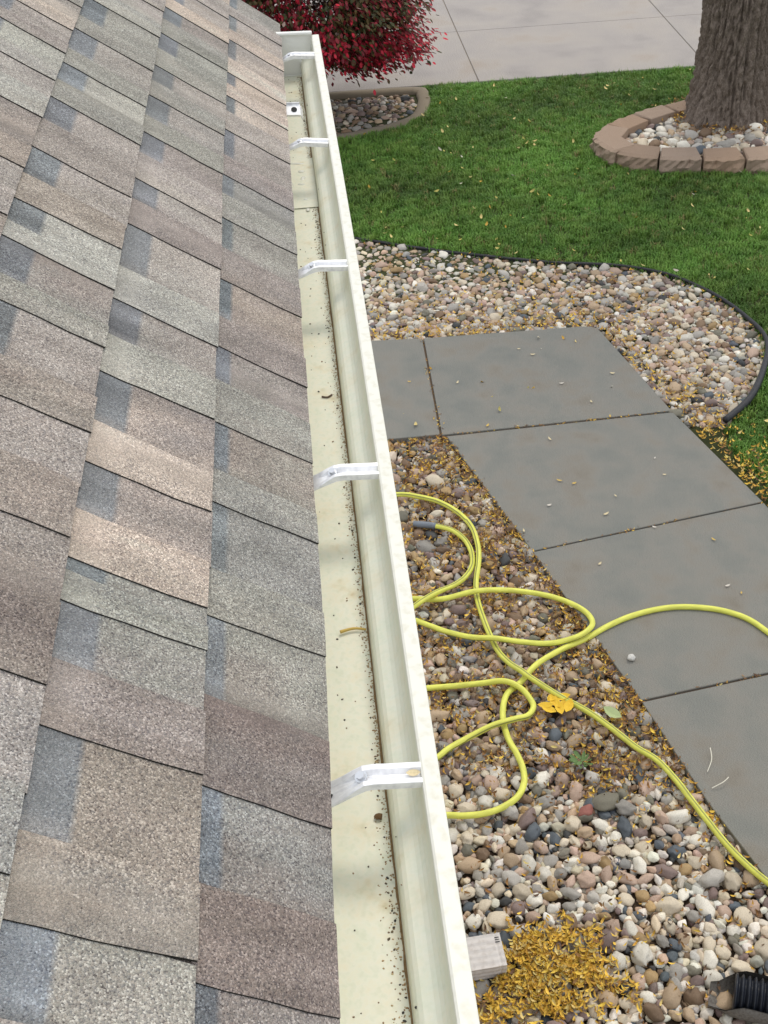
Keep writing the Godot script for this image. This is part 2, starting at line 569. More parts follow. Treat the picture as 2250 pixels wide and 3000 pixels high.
func build_walk() -> void:
	var w := thing("walkway")
	tag(w, "grey concrete walkway slabs running from the house past the gravel", "walkway", "", "structure")
	var g := 0.0020
	var slabs := [
		[[-1.6, -6.0], [-0.5 - g, -5.92], [-0.5 - g, -4.925], [-1.6, -4.935]],
		[[-0.5 + g, -5.92], [0.541 - 0.008, -5.831], [0.524 - 0.008, -4.912], [-0.5 + g, -4.92]],
		[[0.541 + g, -5.83], [1.40, -5.80], [1.442, -5.79], [1.468, -5.762], [1.48, -5.72], [1.642, -4.925 - g], [0.524 + g, -4.905 - g]],
		[[0.546, -4.893 + g], [1.644, -4.915 + g], [1.835, -4.166 - g], [0.793, -3.988 - g]],
		[[0.794, -3.984 + g], [1.836, -4.160 + g], [2.04, -3.24 - g], [1.028, -3.092 - g]],
		[[1.030, -3.086 + g], [2.041, -3.232 + g], [2.24, -2.40], [1.27, -2.15], [1.134, -2.604]],
		[[1.272, -2.142 + g], [2.242, -2.394 + g], [2.7, -1.2], [1.6, -1.2]]]
	for s in slabs: part("slab", slab(pv(s), WALK, 0.12, 0.0022), mats.walk, w)
	part("joint_filler", slab(pv([[-1.6, -5.96], [-0.5, -5.9], [0.53, -5.81], [1.44, -5.77], [1.62, -4.92], [1.81, -4.17], [2.02, -3.24], [2.2, -2.45], [2.6, -1.25], [1.62, -1.25], [1.15, -2.6], [1.05, -3.09], [0.81, -3.99], [0.56, -4.87], [0.5, -4.93], [-0.5, -4.94], [-1.6, -4.95]]), WALK - 0.010, 0.08), mats.joint, w)

# ---------------------------------------------------------------- house
func on_roof(s: float, n: float, z: float) -> Vector3:
	return Vector3(RX - s * cos(TH) + n * sin(TH), RY + s * sin(TH) + n * cos(TH), z)

const TONES := {
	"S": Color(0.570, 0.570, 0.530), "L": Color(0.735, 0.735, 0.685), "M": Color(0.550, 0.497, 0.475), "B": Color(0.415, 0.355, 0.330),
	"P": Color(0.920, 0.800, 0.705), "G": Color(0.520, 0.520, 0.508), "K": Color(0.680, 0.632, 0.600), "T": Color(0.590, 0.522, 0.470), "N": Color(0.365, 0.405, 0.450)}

func tone(ch: String) -> Color: return TONES[ch]

func build_house() -> void:
	var h := thing("house", Vector3(0, 0, 0))
	tag(h, "house eave with a pitched roof of brown grey shingles", "house")
	# deck, fascia, soffit, wall
	var st := st_new()
	var zn := 1.6
	var up := 2.4
	var deck := [on_roof(0.022, -0.004, RAKE + 0.02), on_roof(up, -0.004, RAKE + 0.02), on_roof(up, -0.004, zn), on_roof(0.022, -0.004, zn)]
	var low := [on_roof(0.03, -0.022, RAKE + 0.02), on_roof(up, -0.022, RAKE + 0.02), on_roof(up, -0.022, zn), on_roof(0.03, -0.022, zn)]
	quad(st, deck[0], deck[1], deck[2], deck[3])
	quad(st, low[3], low[2], low[1], low[0])
	for i in 4: quad(st, deck[(i + 1) % 4], deck[i], low[i], low[(i + 1) % 4])
	var roof := part("roof", done(st), mats.wood_deck, h)
	st = st_new()
	box(st, Transform3D(Basis(), Vector3(-0.072, 2.40, -0.7)), Vector3(0.02, 0.15, 4.68))
	part("fascia", done(st), mats.fascia, h)
	st = st_new()
	box(st, Transform3D(Basis(), Vector3(-0.372, 2.325, -0.7)), Vector3(0.575, 0.012, 4.66))
	part("soffit", done(st), mats.fascia, h)
	st = st_new()
	box(st, Transform3D(Basis(), Vector3(-0.72, 1.12, -0.6)), Vector3(0.14, 2.39, 4.3))
	part("wall", done(st), mats.siding, h)
	st = st_new()
	var rk := [on_roof(0.0, -0.004, RAKE + 0.018), on_roof(up, -0.004, RAKE + 0.018), on_roof(up, -0.14, RAKE + 0.018), on_roof(0.06, -0.14, RAKE + 0.018)]
	quad(st, rk[0], rk[1], rk[2], rk[3])
	part("rake_board", done(st), mats.fascia, h)

	# shingle courses; each row is a run of raised tabs and the recessed shingle between them; a tab ends on its near side at the listed z
	var lines := [
		[-2.913, -2.738, -2.527, -2.392, -2.217, -2.01, -1.842, -1.634, -1.441, -1.263, -1.105, -0.918, -0.702, -0.521, -0.34],
		[-2.86, -2.689, -2.516, -2.323, -2.165, -1.994, -1.804, -1.648, -1.425, -1.252, -1.073, -0.918, -0.858, -0.708, -0.53],
		[-2.94, -2.79, -2.63, -2.463, -2.267, -2.085, -1.922, -1.72, -1.55, -1.437, -1.293, -1.114, -0.938, -0.746, -0.56],
		[-2.97, -2.80, -2.65, -2.51, -2.37, -2.229, -2.113, -1.978, -1.818, -1.632, -1.481, -1.31, -1.14, -0.96, -0.79, -0.6],
		[-2.9, -2.75, -2.58, -2.41, -2.26, -2.08, -1.93, -1.76, -1.6]]
	# tones, one pair per tab: the recessed part before it, then the tab; the first pair belongs to the tab that ends at the first z
	var tones := [
		["GK", "KP", "KP", "PP", "PK", "KM", "GS", "SM", "TM", "MS", "TS", "GS", "SB", "GB", "MG", "GS"],
		["PK", "KP", "MS", "SS", "KS", "KS", "MK", "KM", "KL", "ML", "MP", "MP", "SS", "SM", "TT"],
		["KL", "LK", "SK", "KL", "SS", "KS", "LS", "KM", "KT", "LL", "MS", "KT", "KT", "MB", "KG"],
		["KL", "KP", "SL", "KK", "LS", "KP", "KM", "LL", "KL", "MT", "KK", "TK", "LS", "KT", "BB", "GG"],
		["KL", "LK", "PK", "SS", "KL", "KM", "LL", "SK", "KK"]]
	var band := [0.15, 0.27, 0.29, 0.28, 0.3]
	for c in 16:
		var ls: Array = []
		var ts: Array = []
		if c < lines.size():
			ls = lines[c].duplicate()
			ts = tones[c].duplicate()
		else: ls = [RAKE + rng.randf_range(0.08, 0.2)]
		var keys := ["S", "L", "M", "K", "T", "G", "P", "B"]
		while ls[-1] < 1.5: ls.append(ls[-1] + rng.randf_range(0.13, 0.21))
		while ts.size() < ls.size(): ts.append(String(pick(keys, [3, 2, 3, 3, 1.5, 2, 0.8, 1])) + String(pick(keys, [3, 2, 3, 3, 1.5, 2, 1, 1])))
		var bf: float = band[c] if c < band.size() else 0.28
		if c > 7 :                                           # far up the slope, out of sight: plain wide strips
			part("shingle_strip", shingle(c, RAKE - 0.002, 1.6, 0.0, 0.0025, tone("M"), tone("K"), tone("S"), 0.0, c), mats.shingle, roof)
			continue
		for i in ls.size():
			var z0: float = RAKE if i == 0 else ls[i - 1]
			var z1: float = ls[i]
			var mid := lerpf(z0, z1, rng.randf_range(0.46, 0.62))
			if ls[i] - z0 < 0.1: mid = lerpf(z0, z1, 0.35)
			var g := tone(ts[i][0])
			var t := tone(ts[i][1])
			var nxt := tone(ts[mini(i + 1, ls.size() - 1)][0])
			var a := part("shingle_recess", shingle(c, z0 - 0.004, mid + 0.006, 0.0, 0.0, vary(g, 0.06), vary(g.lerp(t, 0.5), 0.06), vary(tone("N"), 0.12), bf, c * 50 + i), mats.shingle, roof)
			var b := part("shingle_tab", shingle(c, mid, z1, 0.0, 0.0020, vary(t, 0.06), vary(t.lerp(nxt, 0.25), 0.08), t, 0.0, c * 50 + i + 25), mats.shingle, roof)

func course_start(c: int) -> float:
	var known := [0.0, 0.1375, 0.285, 0.4345, 0.581]
	return known[c] if c < known.size() else 0.581 + (c - 4) * E_

func shingle(c: int, z0: float, z1: float, _n0: float, lift: float, ca: Color, cb: Color, cband: Color, bandf: float, sd: int) -> ArrayMesh:
	# one piece of a course: top face in a small grid, dark cut edges; s runs up the slope
	var s0: float = course_start(c)
	var ex: float = course_start(c + 1) - s0
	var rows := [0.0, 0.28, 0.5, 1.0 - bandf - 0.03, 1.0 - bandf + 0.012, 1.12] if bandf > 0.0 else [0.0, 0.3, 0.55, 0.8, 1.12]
	var nz := 8
	var r := RandomNumberGenerator.new()
	r.seed = sd * 77 + 5
	var skew0 := r.randf_range(-0.004, 0.004)
	var skew1 := r.randf_range(-0.005, 0.005) if lift > 0.0 else 0.0
	var drop := r.randf_range(-0.0018, 0.0018) * (0.3 if c == 0 else 1.0)
	var strength := r.randf_range(0.85, 1.0)
	var wob := [r.randf_range(-1, 1), r.randf_range(-1, 1), r.randf_range(-1, 1), r.randf_range(-1, 1), r.randf_range(-1, 1), r.randf_range(-1, 1)]
	var st := SurfaceTool.new()
	st.begin(Mesh.PRIMITIVE_TRIANGLES)
	st.set_smooth_group(-1)
	var P := func(i: int, k: int, top: bool) -> Vector3:
		var f: float = rows[i]
		var s := s0 + f * ex + (drop if i == 0 else 0.0)
		var w := float(k) / nz
		var z: float = lerpf(z0 + skew0 * (f - 0.5), z1 + skew1 * (f - 0.5), w)
		if lift > 0.0 and (k == 0 or k == nz): z += wob[i] * 0.0016
		if i == 0 and lift > 0.0 and (k == 0 or k == nz): z += 0.002 if k == 0 else -0.002
		var n := lerpf(0.0050, 0.0008, f) + lift * lerpf(1.0, 0.75, f)
		if i == 0: n += noise.get_noise_2d(z * 900.0, sd * 13.0) * 0.0006
		if c == 0 and i == 0: s += 0.013 * smoothstep(-1.05, -0.45, z)      # the eave edge was not cut quite straight
		return on_roof(s, n if top else n - (0.0024 if lift > 0.0 else 0.0040), z)
	var C := func(i: int, k: int) -> Color:
		var f: float = rows[i]
		var w := float(k) / nz
		var m := clampf(w + 0.7 * noise.get_noise_2d(z0 * 700.0 + w * 60.0 + sd * 9.0, f * 45.0) * 2.0, 0.0, 1.0)
		var q := ca.lerp(cb, m)
		var v := 1.0 + 0.34 * noise.get_noise_2d(w * 70.0 + sd * 31.0, f * 60.0 + 400.0)
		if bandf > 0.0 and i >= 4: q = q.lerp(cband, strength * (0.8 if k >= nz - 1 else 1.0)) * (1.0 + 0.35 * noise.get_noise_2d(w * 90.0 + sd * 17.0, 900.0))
		return Color(q.r * v, q.g * v, q.b * v)
	var put := func(v: Vector3, col: Color, uv: Vector2) -> void:
		st.set_color(col)
		st.set_uv(uv)
		st.add_vertex(v)
	for i in rows.size() - 1:
		for k in nz:
			var q := [[i, k], [i + 1, k], [i + 1, k + 1], [i, k], [i + 1, k + 1], [i, k + 1]]
			for e in q:
				var v: Vector3 = P.call(e[0], e[1], true)
				put.call(v, C.call(e[0], e[1]), Vector2(v.z + c * 0.31, rows[e[0]] * E_ + c * 0.77))
	var edge := Color(0.07, 0.063, 0.058)
	for k in nz:                                             # butt edge
		for e in [[k, true], [k + 1, true], [k + 1, false], [k, true], [k + 1, false], [k, false]]:
			var v: Vector3 = P.call(0, e[0], e[1])
			put.call(v, edge, Vector2(v.z, v.y * 3.0))
	for side in [0, nz]:
		for i in rows.size() - 1:
			for e in [[i, true], [i + 1, true], [i + 1, false], [i, true], [i + 1, false], [i, false]]:
				var v: Vector3 = P.call(e[0], side, e[1])
				put.call(v, edge, Vector2(rows[e[0]], v.y * 3.0))
	st.generate_normals()
	st.generate_tangents()
	return st.commit()

# ---------------------------------------------------------------- gutter
func gut_off(z: float) -> Vector2:
	return Vector2(LIPX - 0.0095 * clampf((-z - 1.2) / 1.8, 0.0, 1.1) + 0.0012 * sin(z * 2.3), LIPY + 0.0012 * sin(z * 3.1 + 1.0))

var gut_line := pv([[-0.127, 0.012], [-0.127, -0.0865], [-0.1262, -0.0892], [-0.1235, -0.0905], [-0.0510, -0.0910], [-0.0488, -0.0902], [-0.0480, -0.0880], [-0.0478, -0.066], [-0.0470, -0.0605], [-0.0445, -0.0555], [-0.0405, -0.0515], [-0.0355, -0.0490], [-0.0305, -0.0470], [-0.0262, -0.0440], [-0.0228, -0.0398], [-0.0205, -0.0345], [-0.0192, -0.0285], [-0.0186, -0.022], [-0.0180, -0.004], [-0.0172, -0.0012], [-0.0150, 0.0], [-0.0018, 0.0], [-0.0004, -0.0006], [0.0, -0.002], [0.0, -0.0125], [-0.0012, -0.0145], [-0.0050, -0.0150]])

func build_gutter() -> void:
	var g := thing("rain_gutter", Vector3(0, 0, 0))
	tag(g, "cream metal rain gutter with a white lip hung along the shingle edge", "gutter")
	var zs := PackedFloat32Array()
	for i in 57: zs.append(-3.0 + 4.2 * i / 56.0)
	part("trough", sweep(shell(gut_line.slice(0, 19), 0.0011), zs, gut_off), mats.gutter, g)
	part("lip", sweep(shell(gut_line.slice(18), 0.0011), zs, gut_off), mats.lip, g)
	# end cap closing the far end, with a folded rim and a bead of sealant
	var face := gut_line.slice(0, 20)
	face.append(Vector2(-0.016, 0.004))
	face.append(Vector2(-0.126, 0.010))
	face.remove_at(0)
	part("end_cap", sweep(face, PackedFloat32Array([-3.004, -3.0005]), gut_off), mats.cap, g)
	var st := st_new()
	box(st, Transform3D(Basis(Vector3.BACK, -0.04), Vector3(LIPX - 0.0095 - 0.0605, LIPY + 0.0070, -2.998)), Vector3(0.088, 0.006, 0.010), 0.0018)
	part("cap_rim", done(st), mats.cap, g)
	var bead: Array = []
	for i in range(2, 18): bead.append(Vector3(gut_line[i].x + gut_off(-3.0).x, gut_line[i].y + gut_off(-3.0).y + 0.001, -2.997 + 0.002 * sin(i * 2.0)))
	part("sealant", tube(spline(bead, 0.004), func(i, _a): return 0.0022 + 0.0009 * sin(i * 0.7), 7), mats.sealant, g)
	# drip edge flashing on the back of the gutter under the shingles
	var drip := shell(pv([[-0.125, 0.000], [-0.117, -0.004], [-0.1165, -0.022]]), -0.001)
	part("drip_edge", sweep(drip, PackedFloat32Array([-2.99, -2.0, -1.0, 0.0, 1.2]), gut_off), mats.cap, g)
	# spliced sheet near the far end, and sealant smeared over it
	var lap := shell(PackedVector2Array(gut_line.slice(3, 6)), -0.0006)
	for i in lap.size(): lap[i].y += 0.0022
	part("splice_plate", sweep(lap, PackedFloat32Array([-2.475, -2.40, -2.30, -2.235]), func(z): return gut_off(z) + Vector2(0.0, 0.0006 * sin(z * 40.0))), mats.gutter, g)
	for b in [[-0.085, -2.452, 0.026, 0.004], [-0.075, -2.41, 0.010, 0.005], [-0.073, -2.375, 0.007, 0.010], [-0.078, -2.345, 0.012, 0.004], [-0.104, -2.40, 0.003, 0.07], [-0.072, -2.272, 0.008, 0.004], [-0.07, -2.225, 0.006, 0.006]]:
		var o := part("sealant_smear", blobs[2], mats.sealant, g, Vector3(b[0] + gut_off(b[1]).x, LIPY - 0.0885, b[1]))
		o.scale = Vector3(b[2] * 0.7, 0.0022, b[3])
		o.rotation.y = rng.randf_range(-0.3, 0.3)
	# outlet bracket: a short clip with a dark disc for its opening, left after its arm was cut off
	var br := part("cut_bracket", clip_mesh(), mats.aluminium, g, Vector3(gut_off(-2.58).x - 0.084, LIPY - 0.024, -2.582))
	br.rotation = Vector3(0.55, 0.0, -0.10)
	var hole_shade := CylinderMesh.new()
	hole_shade.top_radius = 0.0062
	hole_shade.bottom_radius = 0.0062
	hole_shade.height = 0.002
	hole_shade.radial_segments = 14
	hole_shade.rings = 1
	part("hole_shade", hole_shade, mats.dark, br, Vector3(0.008, 0.0012, 0.0))  # dark disc laid flush on the plate, painting the shade of an opening
	# hangers
	var hz := [-0.766, -1.252, -1.815, -2.332, -2.862]
	var bend := [0.8, 0.55, 0.55, 0.5, 0.5]
	for i in hz.size():
		var o := part("hanger", hanger_mesh(bend[i], i), mats.aluminium, g, Vector3(gut_off(hz[i]).x, LIPY, hz[i]))
		o.rotation.y = [0.0, 0.02, 0.02, -0.14, -0.02][i]
		var sc := part("screw", screw_mesh(), mats.zinc, o, Vector3(-0.073, -0.0015 - 0.001 * bend[i], -0.002))
		sc.rotation = Vector3(0.15, 0.4, 0.35)
		var slot_shade := part("slot_shade", blobs[1], mats.dark, o, Vector3(-0.1045, -0.0045 - 0.0190 * bend[i], 0.003))  # flattened dark blob on the strap, painting the shade inside its opening
		slot_shade.scale = Vector3(0.0042, 0.0012, 0.0026)
		slot_shade.rotation.z = 0.6

func clip_mesh() -> ArrayMesh:
	var st := st_new()
	box(st, Transform3D(Basis(), Vector3.ZERO), Vector3(0.040, 0.0018, 0.030), 0.0005)
	box(st, Transform3D(Basis(), Vector3(0.0, 0.002, -0.0155)), Vector3(0.040, 0.006, 0.0016), 0.0004)
	box(st, Transform3D(Basis(), Vector3(0.0, 0.002, 0.0155)), Vector3(0.040, 0.006, 0.0016), 0.0004)
	box(st, Transform3D(Basis(Vector3.BACK, -1.2), Vector3(0.0235, -0.008, 0.0)), Vector3(0.018, 0.0018, 0.027), 0.0004)
	return done(st)

func hanger_mesh(bend: float, sd: int) -> ArrayMesh:
	# a pressed channel that spans from the lip to the back of the gutter; origin at the outer lip
	var path := [Vector2(-0.0175, -0.0085), Vector2(-0.030, -0.0075), Vector2(-0.050, -0.0060), Vector2(-0.062, -0.0048), Vector2(-0.070, -0.0055), Vector2(-0.078, -0.0052 - 0.0045 * bend), Vector2(-0.090, -0.0055 - 0.0110 * bend), Vector2(-0.104, -0.006 - 0.0190 * bend), Vector2(-0.1262, -0.006 - 0.031 * bend)]
	var st := st_new()
	var rings := []
	for i in path.size():
		var a: Vector2 = path[maxi(i - 1, 0)]
		var b: Vector2 = path[mini(i + 1, path.size() - 1)]
		var d := (b - a).normalized()
		var n := Vector2(d.y, -d.x)
		if n.y < 0.0: n = -n
		var f := float(i) / (path.size() - 1)
		var rib := 0.0062 * (1.0 - smoothstep(0.5, 0.85, f)) + 0.0010
		var hw := lerpf(0.0118, 0.0148, smoothstep(0.45, 1.0, f))
		var prof := [[-hw, -0.001], [-hw - 0.0004, rib], [-hw + 0.0012, rib + 0.0006], [-hw + 0.0055, rib * 0.95], [-hw + 0.0080, 0.0010], [-0.0025, 0.0008], [0.0, 0.0008 + rib * 0.22], [0.0025, 0.0008], [hw - 0.0080, 0.0010], [hw - 0.0055, rib * 0.95], [hw - 0.0012, rib + 0.0006], [hw + 0.0004, rib], [hw, -0.001]]
		var ring := []
		for q in prof:
			var p: Vector2 = path[i] + n * q[1]
			ring.append(Vector3(p.x, p.y, q[0]))
		rings.append(ring)
	for i in rings.size() - 1:
		var m: int = rings[i].size()
		for k in m:
			var j := (k + 1) % m
			quad(st, rings[i][k], rings[i][j], rings[i + 1][j], rings[i + 1][k])
	for e in [0, rings.size() - 1]:
		var ring: Array = rings[e]
		for k in range(1, ring.size() - 1):
			for v in [ring[0], ring[k], ring[k + 1]]: st.add_vertex(v)
	return done(st)

func screw_mesh() -> ArrayMesh:
	var st := st_new()
	for r in [[0.0062, 0.0012, 16, 0.0], [0.0042, 0.0050, 6, 0.0012]]:
		var n: int = r[2]
		for k in n:
			var a := TAU * k / n
			var b := TAU * (k + 1) / n
			var p := Vector3(cos(a) * r[0], r[3], sin(a) * r[0])
			var q := Vector3(cos(b) * r[0], r[3], sin(b) * r[0])
			var t := Vector3(0, r[1] - 0.0004, 0)
			quad(st, p, q, Vector3(q.x, r[1], q.z), Vector3(p.x, r[1], p.z))
			for v in [Vector3(0, r[1], 0), Vector3(p.x, r[1], p.z), Vector3(q.x, r[1], q.z)]: st.add_vertex(v)
	return done(st)

# ---------------------------------------------------------------- stones
const STONES := [Color(0.62, 0.53, 0.40), Color(0.75, 0.70, 0.60), Color(0.47, 0.345, 0.225), Color(0.50, 0.36, 0.275), Color(0.33, 0.305, 0.27), Color(0.47, 0.435, 0.385), Color(0.105, 0.12, 0.135), Color(0.065, 0.065, 0.065), Color(0.235, 0.17, 0.15), Color(0.22, 0.145, 0.09), Color(0.40, 0.27, 0.13), Color(0.20, 0.185, 0.14)]

func scatter(poly: PackedVector2Array, sizes: Array, packing: float, holes: Array = []) -> Array:
	var lo := poly[0]
	var hi := poly[0]
	for q in poly:
		lo = lo.min(q)
		hi = hi.max(q)
	var box_area := (hi.x - lo.x) * (hi.y - lo.y)
	var cell := 0.05
	var grid := {}
	var out := []
	for s in sizes:
		for t in int(s[2] * box_area):
			var p := Vector2(rng.randf_range(lo.x, hi.x), rng.randf_range(lo.y, hi.y))
			var r := rng.randf_range(s[0], s[1])
			var c := Vector2i((p / cell).floor())
			var ok := true
			for dx in [-1, 0, 1]:
				for dz in [-1, 0, 1]:
					for q in grid.get(c + Vector2i(dx, dz), []):
						if p.distance_squared_to(q[0]) < pow((r + q[1]) * packing, 2.0):
							ok = false
							break
					if not ok: break
				if not ok: break
			if not ok or not in_poly(p, poly): continue
			for h in holes:
				if in_poly(p, h): ok = false
			if not ok: continue
			if not grid.has(c): grid[c] = []
			grid[c].append([p, r])
			out.append([p, r])
	return out

func pebble_xf(p: Vector2, r: float, y: float) -> Transform3D:
	var k := rng.randf_range(0.78, 1.4)
	var b := Basis(Vector3.UP, rng.randf() * TAU) * Basis(Vector3.RIGHT, rng.randf_range(-0.35, 0.35)) * Basis(Vector3.BACK, rng.randf_range(-0.35, 0.35))
	b = b * Basis.from_scale(Vector3(r * k, r * rng.randf_range(0.55, 0.85), r / k * rng.randf_range(0.9, 1.08)))
	return Transform3D(b, Vector3(p.x, y, p.y))

func stone_mat(i: int) -> StandardMaterial3D:
	var key := "stone%d" % i
	if not mats.has(key):
		var m: StandardMaterial3D = mats.stone.duplicate()
		m.vertex_color_use_as_albedo = false
		m.albedo_color = STONES[i % STONES.size()].linear_to_srgb()
		if i >= STONES.size(): m.albedo_color = (STONES[i % STONES.size()] * 0.8).linear_to_srgb()
		mats[key] = m
	return mats[key]

func fill_bed(bed: Node3D, poly: PackedVector2Array, sizes: Array, weights: Callable, singles: int, holes: Array = [], base_y := 0.0) -> void:
	var list := scatter(poly, sizes, 0.84, holes)
	var order := []
	for e in list:
		var w := Vector3(e[0].x, base_y + 0.01, e[0].y)
		var seen: bool = in_frame(w) and e[0].x > (3.4 - base_y) * 0.0795
		order.append([e[1] / w.distance_to(CAM) if seen else 0.0, e])
	order.sort_custom(func(a, b): return a[0] > b[0])
	var xf := []
	var cols := []
	for i in order.size():
		var e: Array = order[i][1]
		var r: float = e[1]
		var wts: Array = weights.call(e[0])
		var k: int = pick(range(STONES.size()), wts)
		var t := pebble_xf(e[0], r, base_y + rng.randf_range(-0.35, 0.35) * r - 0.004)
		if i < singles and order[i][0] > 0.0:
			var o := MeshInstance3D.new()
			o.name = "pebble"
			o.mesh = blobs[rng.randi() % blobs.size()]
			o.material_override = stone_mat(k + (STONES.size() if rng.randf() < 0.4 else 0))
			o.transform = t
			bed.add_child(o, true)
		else:
			xf.append(t)
			cols.append(vary(STONES[k], 0.22))
	# the layer below, seen through the gaps
	var lo := poly[0]
	var hi := poly[0]
	for q in poly:
		lo = lo.min(q)
		hi = hi.max(q)
	for i in int((hi.x - lo.x) * (hi.y - lo.y) * 2300.0):
		var p := Vector2(rng.randf_range(lo.x, hi.x), rng.randf_range(lo.y, hi.y))
		if not in_poly(p, poly): continue
		var skip := false
		for h in holes:
			if in_poly(p, h): skip = true
		if skip: continue
		xf.append(pebble_xf(p, rng.randf_range(0.011, 0.019), base_y - rng.randf_range(0.008, 0.020)))
		cols.append(vary(STONES[pick(range(STONES.size()), weights.call(p))], 0.25))
	var o := multi("small_pebbles", blobs[4], mats.stone, xf, cols, bed)
	o.set_meta("kind", "stuff")

func build_beds() -> void:
	near_bed = PackedVector2Array([Vector2(-1.6, -4.93), Vector2(0.50, -4.905)])
	near_bed.append_array(walk_left)
	near_bed.append_array(pv([[1.6, -1.2], [-0.62, -1.2], [-0.62, -2.78], [-1.6, -2.78]]))
	far_bed = PackedVector2Array(lawn_line)
	far_bed.append_array(pv([[1.70, -4.83], [1.655, -4.93], [1.5, -5.72], [1.455, -5.785], [1.40, -5.812], [0.54, -5.845], [-0.9, -5.97], [-2.2, -6.05]]))
	var a := thing("river_rock_bed")
	tag(a, "bed of rounded river rock beside the house under the hose", "gravel bed", "", "structure")
	part("bed_soil", slab(near_bed, -0.022, 0.06), mats.soil, a)
	var wn := func(p: Vector2) -> Array:
		var k := smoothstep(-3.05, -2.45, p.y + 0.25 * noise.get_noise_2d(p.x * 300.0, p.y * 300.0))
		var brown := [1.6, 0.7, 2.8, 2.2, 1.4, 1.1, 0.5, 0.5, 1.8, 2.0, 1.6, 1.2]
		var clean := [4.4, 4.4, 2.4, 1.9, 1.1, 2.6, 1.2, 0.5, 1.3, 0.8, 0.9, 0.5]
		var out := []
		for i in brown.size(): out.append(lerpf(brown[i], clean[i], k))
		return out
	fill_bed(a, near_bed, [[0.033, 0.042, 22], [0.026, 0.033, 160], [0.020, 0.026, 900], [0.015, 0.020, 2200], [0.010, 0.014, 2600]], wn, 300)
	var b := thing("river_rock_bed")
	tag(b, "bed of pale river rock between the lawn edging and the walkway", "gravel bed", "", "structure")
	part("bed_soil", slab(far_bed, -0.022, 0.06), mats.soil, b)
	var wf := func(_p: Vector2) -> Array: return [3.0, 2.2, 2.4, 2.6, 1.6, 2.4, 0.4, 0.25, 1.5, 1.0, 1.1, 0.7]
	fill_bed(b, far_bed, [[0.028, 0.036, 60], [0.021, 0.028, 700], [0.015, 0.021, 2200], [0.010, 0.014, 1600]], wf, 300)

